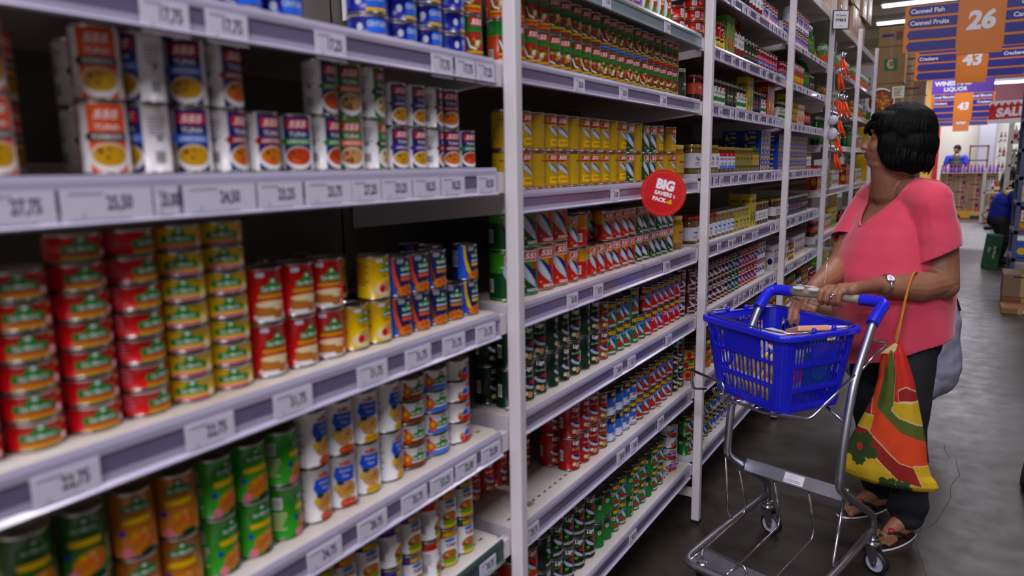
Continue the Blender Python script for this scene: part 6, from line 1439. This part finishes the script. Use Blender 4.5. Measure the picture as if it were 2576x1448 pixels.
# ------------------------------------------------------------------ other people
def grow(mb, vox=.012, n=3): return remesh(mb, vox, n, 'body')
M_BSH = mat('#1c2c9c', .8, 0, .3, .1, 0, 12); M_BLK2 = mat('#0c0c10', .8); M_GREY = nodemat('grey_jersey', lambda nt, b: (nt.links.new(ramp(nt, noise_n(nt, 10, 4), [(.3, '#8f8ea6'), (.7, '#a3a2b8')]), b.inputs['Base Color']), bump(nt, b, noise_n(nt, 12, 3), .4, .01)), .85)
def figure(loc, label, joints, sr, shirt, trous, face, hairc=True, extra=None, vox=.010):
    """joints in local metres; the figure is one continuous body with clothes as parts"""
    w = root('person', loc, label, 'person'); L = V(loc); J_ = {k: L + V(v) for k, v in joints.items()}; B = MB()
    f = V(face).normalized(); hd = J_['head']; sd = f.cross(V((0, 0, 1))).normalized(); t = sd.cross(f); M_ = Matrix((f, sd, t)).transposed()
    B.ell(hd, (.088, .072, .105), M_SKIN2, M_); B.ell(hd + f * .03 - t * .05, (.055, .05, .055), M_SKIN2, M_); B.cap(hd + f * .085, hd + f * .1 - t * .02, .01, .012, M_SKIN2)
    for s in (-1, 1): B.ell(hd + sd * .072 * s - t * .01, (.012, .010, .025), M_SKIN2, M_)
    B.ell(hd + f * .085 - t * .055, (.012, .022, .007), M_SKIN2, M_); B.cap(hd - t * .06, J_['neck'], .05, .055, M_SKIN2)
    B.cap(J_['neck'] + V((0, 0, -.03)), J_['chest'], .09, .125, M_SKIN2); B.cap(J_['chest'], J_['pelvis'], .12, .12, M_SKIN2)
    for s in 'lr':
        limb(B, [(J_[s + 's'], .052), (J_[s + 'e'], .040), (J_[s + 'w'], .026)], M_SKIN2); B.cap(J_['neck'] + V((0, 0, -.05)), J_[s + 's'], .06, .055, M_SKIN2)
        d = (J_[s + 'w'] - J_[s + 'e']).normalized(); n_ = d.orthogonal().normalized(); B.cap(J_[s + 'w'], J_[s + 'w'] + d * .07, .024, .024, M_SKIN2)
        for k in range(4): o_ = n_ * (k - 1.5) * .017; a = J_[s + 'w'] + d * .07 + o_; B.cap(a, a + d * (.05 + .006 * (k in (1, 2))) - t * .014, .0095, .008, M_SKIN2)
        B.cap(J_[s + 'w'] + d * .02 + n_ * .02, J_[s + 'w'] + d * .06 + n_ * .055, .012, .010, M_SKIN2)
        limb(B, [(J_[s + 'h'], .085), (J_[s + 'k'], .056), (J_[s + 'a'], .036)], M_SKIN2); ft = V(joints.get('toe', (f.x, f.y, 0))).normalized(); B.cap(J_[s + 'a'] + V((0, 0, -.03)), J_[s + 'a'] + ft * .14 + V((0, 0, -.045)), .034, .028, M_SKIN2)
    me_ = grow(B, vox); me_.materials.clear(); me_.materials.append(M_SKIN2); part('body', me_, w)
    Sx = MB(); Sx.cap(J_['neck'] + V((0, 0, -.06)), J_['chest'], .085 * sr, .145 * sr, shirt, 18); Sx.cap(J_['chest'], J_['pelvis'] + (J_['chest'] - J_['pelvis']) * .12, .150 * sr, .150 * sr, shirt, 18)
    for s in 'lr': m_ = J_[s + 's'].lerp(J_[s + 'e'], .62); limb(Sx, [(J_['neck'] + V((0, 0, -.07)), .07 * sr), (J_[s + 's'], .068 * sr), (m_, .060 * sr)], shirt)
    me_ = grow(Sx, vox); 
    for v in me_.vertices: v.co += v.normal * (.008 * _n.noise(v.co * 9) + .004 * _n.noise(v.co * 22))
    part('shirt', me_, w)
    Tx = MB(); Tx.ell(J_['pelvis'], (.15, .15, .12), trous)
    for s in 'lr': limb(Tx, [(J_[s + 'h'], .098), (J_[s + 'k'], .070), (J_[s + 'a'] + V((0, 0, .04)), .055)], trous)
    part('trousers', grow(Tx, vox), w)
    for s in 'lr': a = J_[s + 'a']; part('shoe', remesh(MB().cap(a + V((0, 0, -.03)) - ft * .03, a + ft * .15 + V((0, 0, -.038)), .045, .037, M_BLK2).cap(a, a + V((0, 0, -.03)), .045, .045, M_BLK2), vox * .8, 2, 'shoe'), w)
    Hx = MB(); Hx.ell(hd - f * .012 + t * .028, (.097, .084, .088), M_HAIR, M_); Hx.ell(hd - f * .045 - t * .01, (.062, .078, .070), M_HAIR, M_); part('hair', remesh(Hx, vox * .8, 2, 'hair'), w)
    if extra: extra(w, J_)
    return w
# crouching shopper in grey, behind the woman
def cr_extra(w, J_): part('bag_strap', MB().tube(smooth([V((-.115, 3.80, .76)), V((-.05, 3.86, .785)), V((-.01, 3.88, .74)), V((.015, 3.89, .66))], 2), .006, M_BLK2, 8), w)
figure((-.10, 3.95, 0), 'person in grey shirt squatting by the shelves behind the woman in pink', dict(head=(-.24, .05, .90), neck=(-.15, .02, .80), chest=(-.04, 0, .60), pelvis=(-.01, 0, .33), ls=(-.13, -.15, .70), rs=(-.10, .19, .72), le=(-.30, -.18, .60), re=(-.30, .2, .62), lw=(-.48, -.12, .62), rw=(-.5, .14, .66),
    lh=(-.02, -.09, .30), rh=(-.02, .10, .30), lk=(-.36, -.13, .44), rk=(-.36, .16, .44), la=(-.10, -.12, .085), ra=(-.10, .14, .085), toe=(-1, -.1, 0)), 1.08, M_GREY, M_GREY, (-1, 0, .05), extra=cr_extra, vox=.008)
# worker in blue bending at the right
def wk_extra(w, J_): part('shoulder_patch', MB().ell(J_['neck'] + V((-.02, -.10, -.03)), (.09, .05, .05), mat('#d8c020', .6)), w); part('head_cap', MB().ell(J_['head'] + V((.0, -.01, .05)), (.09, .09, .06), mat('#c9a08c', .7)), w)
figure((.43, 11.25, 0), 'worker in blue shirt bending over at the right hand stand', dict(head=(.15, -.02, 1.02), neck=(.08, 0, .95), chest=(0, 0, .80), pelvis=(-.04, .02, .58), ls=(.08, -.17, .90), rs=(.1, .17, .90), le=(.14, -.2, .68), re=(.2, .2, .7), lw=(.22, -.18, .50), rw=(.3, .15, .52),
    lh=(-.04, -.08, .55), rh=(-.04, .1, .55), lk=(.02, -.1, .32), rk=(.03, .12, .32), la=(-.02, -.1, .085), ra=(-.02, .12, .085), toe=(1, -.2, 0)), 1.0, M_BSH, M_BLK2, (.9, -.2, -.3), extra=wk_extra)
def vest(w, J_):
    part('vest', MB().cap(J_['chest'] + V((0, -.03, .08)), J_['pelvis'] + V((0, -.03, .1)), .135, .14, M_BLK2), w)
figure((-.30, 22.2, 0), 'cashier in blue shirt and black vest standing behind the pallet of cartons', dict(head=(0, -.02, 1.62), neck=(0, 0, 1.47), chest=(0, 0, 1.25), pelvis=(0, 0, .92), ls=(-.19, 0, 1.40), rs=(.19, 0, 1.40), le=(-.25, -.02, 1.14), re=(.25, -.02, 1.14), lw=(-.2, -.2, 1.02), rw=(.2, -.2, 1.02),
    lh=(-.09, 0, .88), rh=(.09, 0, .88), lk=(-.1, 0, .48), rk=(.1, 0, .48), la=(-.1, 0, .085), ra=(.1, 0, .085), toe=(0, -1, 0)), 1.0, M_BSH, M_BLK2, (-.35, -.9, -.1), extra=vest)
figure((.66, 16.6, 0), 'dark clothed shopper walking beside the far pallet', dict(head=(.03, .0, 1.30), neck=(0, 0, 1.17), chest=(0, 0, 1.0), pelvis=(0, 0, .75), ls=(.0, -.17, 1.10), rs=(0, .17, 1.1), le=(-.04, -.2, .88), re=(.04, .2, .88), lw=(-.12, -.18, .72), rw=(.1, .2, .7),
    lh=(0, -.08, .72), rh=(0, .08, .72), lk=(-.08, -.08, .42), rk=(.06, .08, .42), la=(-.16, -.08, .085), ra=(.05, .08, .085), toe=(-1, -.2, 0)), .95, M_BLK2, M_BLK2, (-.9, -.3, 0))
# wheel of a dark hand truck at the right edge
r = root('hand_truck', (.33, 3.50, 0), 'black wheel of a hand truck at the right edge of the floor', 'hand truck')
Tw = Matrix.Translation((.315, 3.50, .095)) @ Matrix.Rotation(R(100), 4, 'Y') @ Matrix.Identity(4)
part('wheel', MB().lathe([(.05, -.02), (.085, -.02), (.095, -.010), (.095, .010), (.085, .02), (.05, .02)], M_BLK, 32, Tw), r); part('hub', MB().lathe([(.0001, -.022), (.05, -.018), (.05, .018), (.0001, .022)], M_STEEL, 20, Tw), r)
part('axle', MB().tube([(.33, 3.50, .095), (.75, 3.57, .095)], .008, M_STEEL, 8), r); part('toe_plate', MB().box(.38, .72, 3.30, 3.55, .018, .024, M_STEEL), r); part('frame_tube', MB().tube([(.42, 3.56, .10), (.42, 3.62, 1.1), (.68, 3.62, 1.1), (.68, 3.56, .10)], .012, M_BLK, 8), r)

bpy.data.scenes.remove(TS)
